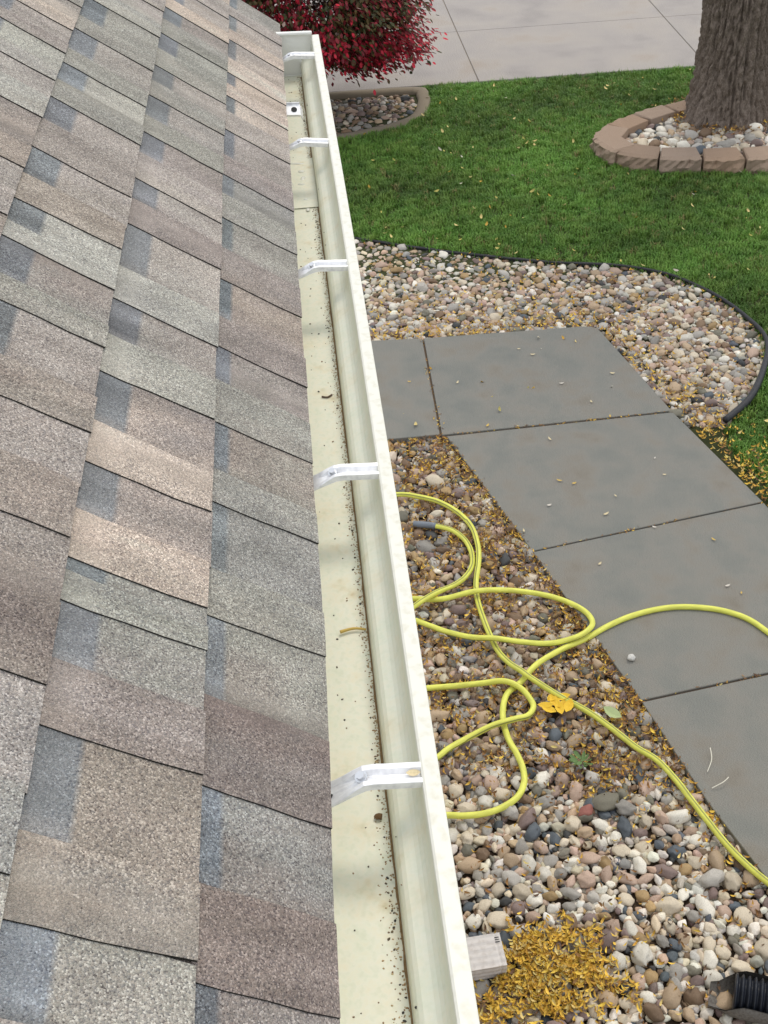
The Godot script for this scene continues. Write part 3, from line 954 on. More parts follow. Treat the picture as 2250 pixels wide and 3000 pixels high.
# ---------------------------------------------------------------- tree and its ring of blocks
func build_ring_and_tree() -> void:
	var ring := thing("block_ring", Vector3.ZERO)
	tag(ring, "ring of tan concrete edging blocks around the tree", "edging wall")
	# walk round the outline in block-long steps
	var loop := PackedVector3Array()
	var pts := []
	for q in ring_out: pts.append(Vector3(q.x, 0, q.y))
	pts.append(pts[0])
	pts.append(pts[1])
	var line := spline(pts, 0.01)
	var along := 0.0
	var n := 17
	var cut := 0
	for i in line.size():
		if i > 30 and line[i].distance_to(line[0]) < 0.012:
			cut = i
			break
	var total := 0.0
	for i in cut: total += line[i].distance_to(line[i + 1])
	var marks := []
	var want := 0.0
	for i in cut:
		if along >= want - 0.0001 and marks.size() < n:
			marks.append(line[i])
			want += total / n
		along += line[i].distance_to(line[i + 1])
	var centre := Vector3(2.93, 0, -8.24)
	for i in marks.size():
		var a: Vector3 = marks[i]
		var b: Vector3 = marks[(i + 1) % marks.size()]
		var mid := (a + b) * 0.5
		var w := a.distance_to(b) - 0.012
		var dir := (b - a).normalized()
		var inward := Vector3(-dir.z, 0, dir.x)
		if inward.dot(centre - mid) < 0.0: inward = -inward
		var blk := part("block", block_mesh(w, 0.17, 0.115, i), block_mat(i % 4), ring, mid + Vector3(0, lawn_height(mid.x, mid.z) - 0.012 + rng.randf_range(-0.004, 0.004), 0))
		blk.basis = Basis(dir * (1.0 if dir.cross(Vector3.UP).dot(inward) < 0.0 else -1.0), Vector3.UP, inward) * Basis(Vector3.UP, rng.randf_range(-0.03, 0.03))
	# pebbles in the ring
	var bed := thing("tree_rock_bed")
	tag(bed, "bed of whitish river rock inside the block ring at the tree", "gravel bed", "", "structure")
	var inner := inset(ring_out, 0.17)
	part("bed_soil", slab(inner, 0.025, 0.06), mats.soil, bed)
	var w := func(_p: Vector2) -> Array: return [2.6, 3.4, 1.2, 1.6, 1.2, 3.0, 0.4, 0.2, 0.9, 0.4, 0.3, 0.3]
	fill_bed(bed, inner, [[0.040, 0.052, 60], [0.030, 0.040, 400], [0.022, 0.030, 900], [0.015, 0.02, 1200]], w, 260, [], 0.05)

	# trunk with furrowed bark and a flared foot
	var t := thing("shade_tree", Vector3(3.02, 0, -8.52))
	tag(t, "large tree trunk with grey brown furrowed bark", "tree")
	var ang := 300
	var rows := 200
	var v := PackedVector3Array()
	var idx := PackedInt32Array()
	var ridge := FastNoiseLite.new()
	ridge.seed = 77
	ridge.frequency = 1.0
	ridge.fractal_type = FastNoiseLite.FRACTAL_RIDGED
	ridge.fractal_octaves = 3
	for j in rows + 1:
		var y := 3.4 * pow(float(j) / rows, 1.15)
		for i in ang:
			var a := TAU * i / ang
			var foot := exp(-y / 0.17)
			var r := 0.275 - 0.018 * y + foot * (0.075 + 0.06 * maxf(0.0, sin(a * 5.0 + 0.7)) + 0.03 * sin(a * 3.0))
			var wob := 0.05 * noise.get_noise_2d(y * 60.0, a * 10.0)
			var f := ridge.get_noise_3d(cos(a + wob) * 4.2, y * 1.0, sin(a + wob) * 4.2)
			var fine := ridge.get_noise_3d(cos(a) * 7.0 + 40.0, y * 8.0, sin(a) * 7.0)
			r -= 0.045 * pow(maxf(0.0, f), 1.6) + 0.034 * maxf(0.0, fine) - 0.012 * noise.get_noise_3d(cos(a) * 60.0, y * 90.0, sin(a) * 60.0)
			v.append(Vector3(cos(a) * r + 0.012 * y, y - 0.02, sin(a) * r))
	for j in rows:
		for i in ang:
			var p := j * ang + i
			var q := j * ang + (i + 1) % ang
			idx.append_array(PackedInt32Array([p, q, p + ang, q, q + ang, p + ang]))
	part("trunk", smooth_mesh(v, idx), mats.bark, t, Vector3(0, 0.03, 0))
	var tips := []
	for k in 7:
		var a := TAU * k / 7.0 + rng.randf_range(-0.3, 0.3)
		var path := [Vector3(0.04, 3.1, 0), Vector3(cos(a) * 0.35, 3.75, sin(a) * 0.35), Vector3(cos(a) * 1.1, 4.7, sin(a) * 1.1), Vector3(cos(a) * 1.9, 5.6 + rng.randf() * 0.6, sin(a) * 1.9), Vector3(cos(a) * 2.5, 6.3 + rng.randf(), sin(a) * 2.5)]
		var sp := spline(path, 0.12)
		var m := sp.size()
		part("limb", tube(sp, func(i, _a): return lerpf(0.14, 0.015, float(i) / m), 9), mats.bark, t)
		tips.append_array([sp[m / 2], sp[m * 2 / 3], sp[m - 1]])
	var xf := []
	var cols := []
	for q in tips:
		for k in 130:
			var d := Vector3(rng.randfn(), rng.randfn() * 0.7, rng.randfn()) * 0.5
			xf.append(Transform3D(Basis(Vector3.UP, rng.randf() * TAU) * Basis(Vector3.RIGHT, rng.randf_range(-1.0, 1.0)) * Basis.from_scale(Vector3.ONE * rng.randf_range(0.07, 0.11)), q + d))
			cols.append(vary(Color(0.5, 0.36, 0.06), 0.25))
	var cr := multi("crown", leaf_mesh(0.42), mats.leaf, xf, cols, t)
	cr.set_meta("kind", "stuff")

func block_mat(i: int) -> StandardMaterial3D:
	var key := "block%d" % i
	if not mats.has(key):
		var m: StandardMaterial3D = mats.block.duplicate()
		m.albedo_color = Color(0.335, 0.24, 0.175).lerp([Color(0.37, 0.27, 0.2), Color(0.30, 0.215, 0.155), Color(0.34, 0.255, 0.195), Color(0.35, 0.24, 0.165)][i], 0.8).linear_to_srgb()
		mats[key] = m
	return mats[key]

func block_mesh(w: float, d: float, h: float, sd: int) -> ArrayMesh:
	# tapered wall block: smooth chamfered top, split rough outer face (towards -z), narrower back
	var st := st_new()
	var hw := w * 0.5
	var bw := hw * 0.82
	var ch := 0.014
	var nx := 10
	var ny := 5
	var top := [Vector3(-hw + ch, h, ch), Vector3(hw - ch, h, ch), Vector3(bw - 0.004, h, d - 0.004), Vector3(-bw + 0.004, h, d - 0.004)]
	var rim := [Vector3(-hw, h - ch, 0), Vector3(hw, h - ch, 0), Vector3(bw, h - 0.004, d), Vector3(-bw, h - 0.004, d)]
	quad(st, top[0], top[3], top[2], top[1])
	for i in 4:
		var j := (i + 1) % 4
		if i != 0: quad(st, top[i], top[j], rim[j], rim[i])
	var P := func(i: int, j: int) -> Vector3:
		var fx := float(i) / nx
		var fy := float(j) / ny
		var x := lerpf(-hw, hw, fx)
		var y := lerpf(-0.02, h - ch, fy)
		var bulge := -0.016 * sin(fx * PI) - 0.010 * sin(fy * PI * 0.9)
		var o := 0.034 * noise.get_noise_3d(x * 900.0 + sd * 100.0, y * 900.0, 0.0)
		var z := bulge + o if i > 0 and i < nx else o * 0.5
		return Vector3(x, y, z)
	for i in nx:
		for j in ny: quad(st, P.call(i, j), P.call(i, j + 1), P.call(i + 1, j + 1), P.call(i + 1, j))
		var a: Vector3 = P.call(i, ny)
		var b: Vector3 = P.call(i + 1, ny)
		quad(st, a, Vector3(lerpf(-hw + ch, hw - ch, float(i) / nx), h, ch), Vector3(lerpf(-hw + ch, hw - ch, float(i + 1) / nx), h, ch), b)
	quad(st, Vector3(hw, -0.02, 0), rim[1], rim[2], Vector3(bw, -0.02, d))
	quad(st, Vector3(bw, -0.02, d), rim[2], rim[3], Vector3(-bw, -0.02, d))
	quad(st, Vector3(-bw, -0.02, d), rim[3], rim[0], Vector3(-hw, -0.02, 0))
	return done(st)

# ---------------------------------------------------------------- leaves, bush, grass
func leaf_mesh(width: float, curl := 0.12) -> ArrayMesh:
	# one leaflet of unit length along z, folded a little along its midrib
	var st := st_new()
	var n := 4
	for i in n:
		var a := float(i) / n
		var b := float(i + 1) / n
		var wa := width * 0.5 * pow(sin(PI * clampf(a * 0.94 + 0.03, 0.0, 1.0)), 0.75) if i > 0 else 0.01
		var wb := width * 0.5 * pow(sin(PI * clampf(b * 0.94 + 0.03, 0.0, 1.0)), 0.75) if i < n - 1 else 0.0
		var ya := curl * (a - 0.5) * (a - 0.5) * 2.0
		var yb := curl * (b - 0.5) * (b - 0.5) * 2.0
		for s in [-1.0, 1.0]:
			quad(st, Vector3(0, ya, a - 0.5), Vector3(s * wa, ya + wa * 0.35, a - 0.5), Vector3(s * wb, yb + wb * 0.35, b - 0.5), Vector3(0, yb, b - 0.5))
	return done(st)

func build_bush() -> void:
	var c := Vector3(0.0, 0, -9.30)
	var bush := thing("burning_bush", c)
	tag(bush, "dense shrub with crimson and dark maroon leaves beside the driveway", "shrub")
	for k in 9:
		var a := TAU * k / 9.0
		var e := Vector3(cos(a) * 0.55, 1.15 + rng.randf() * 0.3, sin(a) * 0.55)
		var sp := spline([Vector3(cos(a) * 0.06, -0.02, sin(a) * 0.06), Vector3(cos(a) * 0.2, 0.35, sin(a) * 0.2), e], 0.06)
		var m := sp.size()
		part("stem", tube(sp, func(i, _b): return lerpf(0.018, 0.006, float(i) / m), 6), mats.twig, bush)
	var xf := []
	var cols := []
	var clumps := []
	for k in 900:
		var a := rng.randf() * TAU
		var y := rng.randf_range(0.24, 1.75)
		var rad := 0.92 - 0.38 * pow(maxf(0.0, y - 0.75), 2.0) - 0.06 * smoothstep(0.5, 0.2, y) + 0.03 + 0.12 * noise.get_noise_2d(cos(a) * 90.0 + 50.0, sin(a) * 90.0 + y * 70.0)
		rad = maxf(0.1, rad) * sqrt(rng.randf_range(0.2, 1.0))
		var q := Vector3(cos(a) * rad, y, sin(a) * rad * 0.72)
		q.y = maxf(q.y, 0.31 + 0.30 * clampf(q.z / 0.66, 0.0, 1.0) + rng.randf() * 0.15)
		clumps.append(q)
	for q in clumps:
		var patch := noise.get_noise_3d(q.x * 70.0, q.y * 90.0, q.z * 70.0)
		var red: float = clampf(0.48 + patch * 1.7 + 0.5 * smoothstep(0.45, 0.9, q.x), 0.0, 1.0)
		for k in 62:
			var d := Vector3(rng.randfn(), rng.randfn() * 0.8, rng.randfn()) * 0.065
			var p: Vector3 = q + d
			if p.y < 0.23: continue
			var out := Vector3(p.x, (p.y - 0.8) * 0.6, p.z).normalized()
			var b := Basis(Vector3.UP, atan2(out.x, out.z) + rng.randf_range(-0.9, 0.9)) * Basis(Vector3.RIGHT, rng.randf_range(0.1, 1.1)) * Basis(Vector3.BACK, rng.randf_range(-0.6, 0.6))
			xf.append(Transform3D(b * Basis.from_scale(Vector3.ONE * rng.randf_range(0.032, 0.048)), p))
			var col: Color = pick([Color(0.52, 0.022, 0.045), Color(0.20, 0.016, 0.024), Color(0.085, 0.055, 0.018), Color(0.045, 0.05, 0.015), Color(0.45, 0.05, 0.07)], [0.1 + 2.4 * red * red, 2.0, 0.5 + 2.6 * (1.0 - red), 0.2 + 1.6 * (1.0 - red), 0.02 + 0.6 * red * red])
			if rng.randf() < 0.006: col = Color(0.5, 0.35, 0.3)
			cols.append(vary(col, 0.25))
	var f := multi("foliage", leaf_mesh(0.5), mats.foliage, xf, cols, bush)
	f.set_meta("kind", "stuff")

	# its bed: rocks inside a poured curb
	var bed := thing("shrub_rock_bed")
	tag(bed, "small bed of brownish rock under the red shrub", "gravel bed", "", "structure")
	var inner := inset(bed_out, 0.07)
	part("bed_soil", slab(inner, -0.012, 0.06), mats.soil, bed)
	var w := func(_p: Vector2) -> Array: return [0.8, 0.4, 1.8, 2.2, 1.2, 1.0, 0.4, 0.6, 2.8, 1.8, 0.8, 0.8]
	fill_bed(bed, inner, [[0.028, 0.036, 120], [0.020, 0.028, 800], [0.014, 0.02, 1600]], w, 200)
	var curb := thing("concrete_curb")
	tag(curb, "low tan concrete curb curving round the shrub bed", "curb")
	var outer := []
	for q in bed_out: outer.append(Vector3(q.x, 0, q.y))
	var sp := spline(outer, 0.05)
	var st := st_new(true)
	for i in sp.size() - 1:
		var ring := []
		for e in [i, i + 1]:
			var dir := (sp[mini(e + 1, sp.size() - 1)] - sp[maxi(e - 1, 0)]).normalized()
			var nn := Vector3(-dir.z, 0, dir.x)
			var g := []
			for q in [[-0.050, -0.05], [-0.048, 0.012], [-0.034, 0.026], [0.0, 0.030], [0.034, 0.026], [0.048, 0.012], [0.050, -0.05]]: g.append(sp[e] + nn * q[0] + Vector3(0, q[1] + 0.004 * noise.get_noise_2d(sp[e].x * 300.0, sp[e].z * 300.0), 0))
			ring.append(g)
		for k in 6: quad(st, ring[0][k], ring[0][k + 1], ring[1][k + 1], ring[1][k])
	part("kerb", done(st), mats.curb, curb)

func tuft_mesh(sd: int) -> ArrayMesh:
	var r := RandomNumberGenerator.new()
	r.seed = sd
	var st := st_new()
	for k in 12:
		var a := r.randf() * TAU
		var o := Vector3(r.randf_range(-0.02, 0.02), 0, r.randf_range(-0.02, 0.02))
		var out := Vector3(cos(a), 0, sin(a))
		var side := Vector3(-out.z, 0, out.x) * r.randf_range(0.0015, 0.0026)
		var h := r.randf_range(0.022, 0.046)
		var lean := r.randf_range(0.2, 1.0) * h
		var m := o + out * lean * 0.35 + Vector3(0, h * 0.62, 0)
		var t := o + out * lean + Vector3(0, h * r.randf_range(0.75, 1.0), 0)
		quad(st, o - side, m - side * 0.8, m + side * 0.8, o + side)
		for v in [m - side * 0.8, t, m + side * 0.8]: st.add_vertex(v)
	return done(st)

func build_lawn() -> void:
	# grass grows from the edging back to the driveway, and in a strip right of the walkway
	var area_main := PackedVector2Array(lawn_line)
	area_main.append_array(pv([[1.84, -4.60], [1.86, -4.30], [1.95, -3.9], [2.15, -3.1], [2.4, -2.2], [5.2, -2.2], [5.2, -9.58], [3.2, -9.66], [1.5, -9.73], [0.96, -9.74], [1.0, -9.4], [0.93, -9.1], [0.78, -8.93], [0.5, -8.81], [0.2, -8.75], [-0.9, -8.69], [-0.96, -9.7], [-2.2, -9.75]]))
	var ring_hole := inset(ring_out, 0.03)
	var xf := []
	var cols := []
	var tries := 0
	var base := Color(0.112, 0.235, 0.036)
	for i in 112000:
		var x := rng.randf_range(-2.2, 5.2)
		var z := rng.randf_range(-9.75, -2.2)
		var p := Vector2(x, z)
		if x > 3.6 and rng.randf() < 0.6: continue
		if not in_poly(p, area_main) or in_poly(p, ring_hole): continue
		var edge := near_line(p, walk_right)
		if edge < 0.10 and rng.randf() < 0.75: continue
		var k := noise.get_noise_2d(x * 45.0, z * 45.0)
		var k2 := noise.get_noise_2d(x * 260.0 + 900.0, z * 260.0)
		var b := Basis(Vector3.UP, rng.randf() * TAU) * Basis.from_scale(Vector3(1.0, rng.randf_range(0.75, 1.2) * (1.0 + 0.3 * k2), 1.0))
		xf.append(Transform3D(b, Vector3(x, lawn_height(x, z) - 0.012, z)))
		var c := vary(base, 0.22) * (1.0 + 0.7 * k + 0.25 * k2)
		c = c.lerp(Color(0.21, 0.27, 0.055), clampf(0.14 + 0.5 * k2 + rng.randf_range(-0.15, 0.15), 0.0, 0.5))
		if rng.randf() < 0.025: c = Color(0.26, 0.21, 0.08)
		cols.append(c)
	var o := multi("grass", tuft_mesh(9), mats.grass, xf, cols)
	tag(o, "short green mown grass of the lawn", "grass", "", "stuff")

# ---------------------------------------------------------------- hose, pipes, edging
func build_hose() -> void:
	var y := 0.031
	var u := 0.026
	var q := func(list: Array) -> Array:
		var o := []
		for e in list: o.append(Vector3(e[0], y + (e[2] if e.size() > 2 else 0.0), e[1]))
		return o
	var pts := []
	# from the wall under the eave, through the loop on the walkway corner
	pts += q.call([[-0.62, -4.02], [-0.4, -4.01], [-0.2, -3.98], [0.0, -3.85], [0.15, -3.70], [0.272, -3.617], [0.373, -3.544], [0.465, -3.485, u * 0.5], [0.55, -3.453, u], [0.653, -3.428, u * 0.6], [0.758, -3.414, u * 0.3], [0.858, -3.418, u * 0.9], [0.915, -3.452, u], [0.94, -3.508, u * 0.4], [0.928, -3.577], [0.876, -3.639], [0.794, -3.696], [0.66, -3.734, u * 0.4], [0.519, -3.734, u], [0.378, -3.727, u * 0.3], [0.268, -3.754]])
	pts += q.call([[0.12, -3.79], [-0.05, -3.86, 0.02], [-0.15, -4.05], [-0.1, -4.3], [0.08, -4.44]])
	# the long strand that runs down past the stones and out to the right
	pts += q.call([[0.266, -4.458], [0.361, -4.427], [0.448, -4.373], [0.519, -4.286], [0.562, -4.181], [0.570, -4.053, 0.008], [0.560, -3.948, 0.008], [0.530, -3.819], [0.521, -3.734, -0.006], [0.523, -3.636], [0.534, -3.527], [0.554, -3.421, -0.006], [0.583, -3.328, u * 0.5], [0.622, -3.263, u], [0.652, -3.227, u * 0.8], [0.740, -3.144], [0.824, -3.057], [0.888, -2.970], [0.954, -2.868], [1.010, -2.802], [1.050, -2.710], [1.079, -2.616], [1.107, -2.526], [1.139, -2.429], [1.179, -2.343], [1.222, -2.273]])
	pts += q.call([[1.30, -2.16], [1.40, -2.04], [1.56, -1.98], [1.72, -2.1], [1.80, -2.4], [1.77, -2.8], [1.69, -3.15]])
	# back over the walkway and down to the small loop
	pts += q.call([[1.587, -3.363], [1.528, -3.454], [1.437, -3.515], [1.318, -3.549], [1.208, -3.551], [1.091, -3.525], [0.989, -3.481], [0.896, -3.429, -0.002], [0.807, -3.390], [0.717, -3.340], [0.665, -3.298], [0.611, -3.239, -0.006], [0.555, -3.188], [0.528, -3.127], [0.517, -3.060, -0.004], [0.519, -2.971], [0.538, -2.893], [0.547, -2.829], [0.541, -2.768], [0.511, -2.712], [0.457, -2.674], [0.392, -2.654], [0.321, -2.653], [0.268, -2.662]])
	pts += q.call([[0.18, -2.67], [0.10, -2.70], [0.06, -2.75], [0.10, -2.81], [0.19, -2.87]])
	pts += q.call([[0.265, -2.919], [0.305, -2.951], [0.386, -2.995], [0.473, -3.021, u * 0.7], [0.550, -3.033, u], [0.605, -3.059, u * 0.3], [0.634, -3.101], [0.632, -3.141], [0.603, -3.193, u * 0.5], [0.548, -3.224, u], [0.464, -3.242, u * 0.3], [0.361, -3.250], [0.262, -3.253]])
	pts += q.call([[0.16, -3.25], [0.06, -3.26], [-0.03, -3.33], [-0.02, -3.45], [0.08, -3.57]])
	pts += q.call([[0.18, -3.63], [0.271, -3.688, u], [0.352, -3.745, u], [0.435, -3.804, 0.006], [0.489, -3.854], [0.528, -3.922], [0.538, -4.011], [0.520, -4.099], [0.473, -4.171], [0.403, -4.211]])
	var path := spline(pts, 0.014)
	var h := thing("garden_hose")
	tag(h, "yellow green garden hose lying in loops on the rocks and walkway", "hose")
	var body := Color(0.66, 0.66, 0.115)
	var stripe := Color(0.13, 0.13, 0.04)
	part("hose_tube", tube(path, func(i, _a): return 0.0112 + 0.0005 * noise.get_noise_2d(i * 7.0, 50.0), 16, func(i, k):
		var lane := int(floor(3.0 + 3.0 * sin(i * 0.011))) % 16
		return stripe if k == lane else body * (1.0 + 0.30 * noise.get_noise_2d(i * 9.0, k * 14.0))), mats.hose, h)
	var cp := PackedVector3Array([Vector3(0.412, y, -4.207), Vector3(0.40, y, -4.212), Vector3(0.398, y, -4.213), Vector3(0.335, y - 0.001, -4.234), Vector3(0.333, y - 0.001, -4.2346), Vector3(0.318, y - 0.001, -4.240)])
	part("coupling", tube(cp, func(i, _a): return [0.0116, 0.0128, 0.0140, 0.0142, 0.0125, 0.0125][i], 16), mats.ferrule, h)

func build_pipes() -> void:
	# end of a ribbed downspout lying on the rocks, open to the right
	var d := thing("downspout_end", Vector3(0.360, 0.0, -2.115))
	tag(d, "beige ribbed downspout end poking out below the gutter onto the rocks", "downspout")
	var prof := PackedVector2Array()
	var hw := 0.052
	var hh := 0.034
	var rib := func(t: float) -> float: return 0.0020 * (0.5 - 0.5 * cos(t * TAU))
	for e in 4:
		var m := 24
		for i in m:
			var t := float(i) / m
			var k: float = rib.call(t * (5.0 if e % 2 == 0 else 3.0))
			match e:
				0: prof.append(Vector2(lerpf(-hw, hw, t), hh - k))
				1: prof.append(Vector2(hw - k, lerpf(hh, -hh, t)))
				2: prof.append(Vector2(lerpf(hw, -hw, t), -hh + k))
				3: prof.append(Vector2(-hw + k, lerpf(-hh, hh, t)))
	var st := st_new()
	var n := prof.size()
	var stations := [[-0.75, 1.0], [-0.05, 1.0], [-0.022, 1.0], [-0.016, 0.965], [-0.010, 1.0], [0.0, 1.0]]
	for s in stations.size() - 1:
		for i in n:
			var j := (i + 1) % n
			var f: float = stations[s][1]
			var g: float = stations[s + 1][1]
			for k in [1.0, 0.965]:
				var a := Vector3(stations[s][0], prof[i].y * f * k, prof[i].x * f * k)
				var b := Vector3(stations[s][0], prof[j].y * f * k, prof[j].x * f * k)
				var c := Vector3(stations[s + 1][0], prof[j].y * g * k, prof[j].x * g * k)
				var e := Vector3(stations[s + 1][0], prof[i].y * g * k, prof[i].x * g * k)
				if k == 1.0: quad(st, a, b, c, e)
				else: quad(st, e, c, b, a)
	for i in n:
		var j := (i + 1) % n
		quad(st, Vector3(0, prof[i].y, prof[i].x), Vector3(0, prof[j].y, prof[j].x), Vector3(0, prof[j].y * 0.965, prof[j].x * 0.965), Vector3(0, prof[i].y * 0.965, prof[i].x * 0.965))
	var tb := part("pipe", done(st), mats.downspout, d, Vector3(0, 0.052, 0))
	tb.rotation = Vector3(0.12, 0.07, -0.02)
	for k in 3:
		st = st_new()
		box(st, Transform3D(Basis(), Vector3.ZERO), Vector3(0.013, 0.0016, 0.0024), 0.0004)
		part("crimp", done(st), mats.dark, tb, Vector3(-0.012, 0.0338, -0.038 + k * 0.007))
	st = st_new()
	box(st, Transform3D(Basis(), Vector3(-0.78, 1.2, 0)), Vector3(0.07, 2.35, 0.10), 0.006)
	part("riser", done(st), mats.downspout, d)

	# corrugated drain pipe in the near corner, its torn fabric sleeve hanging open round the end
	var p := thing("drain_pipe", Vector3(1.005, -0.008, -1.905))
	tag(p, "black corrugated drain pipe in a torn grey sleeve", "drain pipe")
	var path := PackedVector3Array()
	var dir := Vector3(1, 0.0, 0.40).normalized()
	for i in 240: path.append(Vector3(0, 0.062, 0) + dir * (i * 0.0035 - 0.01) + Vector3(0, 0.004 * sin(i * 0.02), 0))
	part("corrugated_tube", tube(path, func(i, _a): return 0.051 + 0.0058 * tanh(2.2 * sin(i * 0.0035 / 0.0175 * TAU)), 30), mats.pipe, p)
	# sleeve: thin rough sheet under and on both sides, dipping past the mouth
	st = st_new(true)
	var rows := 30
	var cols := 22
	var side := Vector3(-dir.z, 0, dir.x)
	var S := func(i: int, j: int, t: float) -> Vector3:
		var a := float(i) / rows
		var len := lerpf(-0.075, 0.62, a)
		var f := float(j) / cols * 2.0 - 1.0
		var open := lerpf(1.0, 2.05, smoothstep(0.0, 0.14, a)) if a < 0.14 else lerpf(2.05, 1.55, smoothstep(0.14, 0.6, a))
		var ang := f * open
		var r := 0.064 * lerpf(0.7, 1.0, smoothstep(0.0, 0.14, a)) + 0.006 * noise.get_noise_2d(a * 260.0, f * 110.0) + t
		return Vector3(0, 0.062, 0) + dir * len + side * sin(ang) * r - Vector3(0, 1, 0) * cos(ang) * r * 0.98 + Vector3(0, -0.006 * (1.0 - smoothstep(0.0, 0.2, a)), 0)
	for i in rows:
		for j in cols:
			quad(st, S.call(i, j, 0.0), S.call(i + 1, j, 0.0), S.call(i + 1, j + 1, 0.0), S.call(i, j + 1, 0.0))
			quad(st, S.call(i, j + 1, 0.003), S.call(i + 1, j + 1, 0.003), S.call(i + 1, j, 0.003), S.call(i, j, 0.003))
	part("torn_sleeve", done(st), mats.pipe_sock, p)

func build_edging() -> void:
	var e := thing("lawn_edging")
	tag(e, "black plastic edging strip between the grass and the pale rock", "edging")
	var pts := []
	for q in lawn_line: pts.append(Vector3(q.x, 0.016 + 0.018 * smoothstep(-6.2, -4.9, q.y), q.y))
	var path := spline(pts, 0.04)
	for i in path.size(): path[i].y += 0.004 * noise.get_noise_2d(i * 6.0, 3.0)
	part("rolled_top", tube(path, func(i, _a): return lerpf(0.008, 0.017, smoothstep(0.72, 0.97, float(i) / path.size())), 10), mats.edging, e)
	var st := st_new(true)
	for i in path.size() - 1:
		quad(st, path[i], path[i + 1], path[i + 1] - Vector3(0, 0.11, 0), path[i] - Vector3(0, 0.11, 0))
		var o := Vector3(0.003, 0, 0.003)
		quad(st, path[i] + o, path[i] + o - Vector3(0, 0.11, 0), path[i + 1] + o - Vector3(0, 0.11, 0), path[i + 1] + o)
	part("skirt", done(st), mats.edging, e)

# ---------------------------------------------------------------- litter and small things
func flat_leaf(x: float, y: float, z: float, s: float, tilt: float) -> Transform3D:
	return Transform3D(Basis(Vector3.UP, rng.randf() * TAU) * Basis(Vector3.RIGHT, rng.randf_range(-tilt, tilt)) * Basis(Vector3.BACK, rng.randf_range(-tilt, tilt)) * Basis.from_scale(Vector3(s * rng.randf_range(0.8, 1.2), s, s)), Vector3(x, y, z))

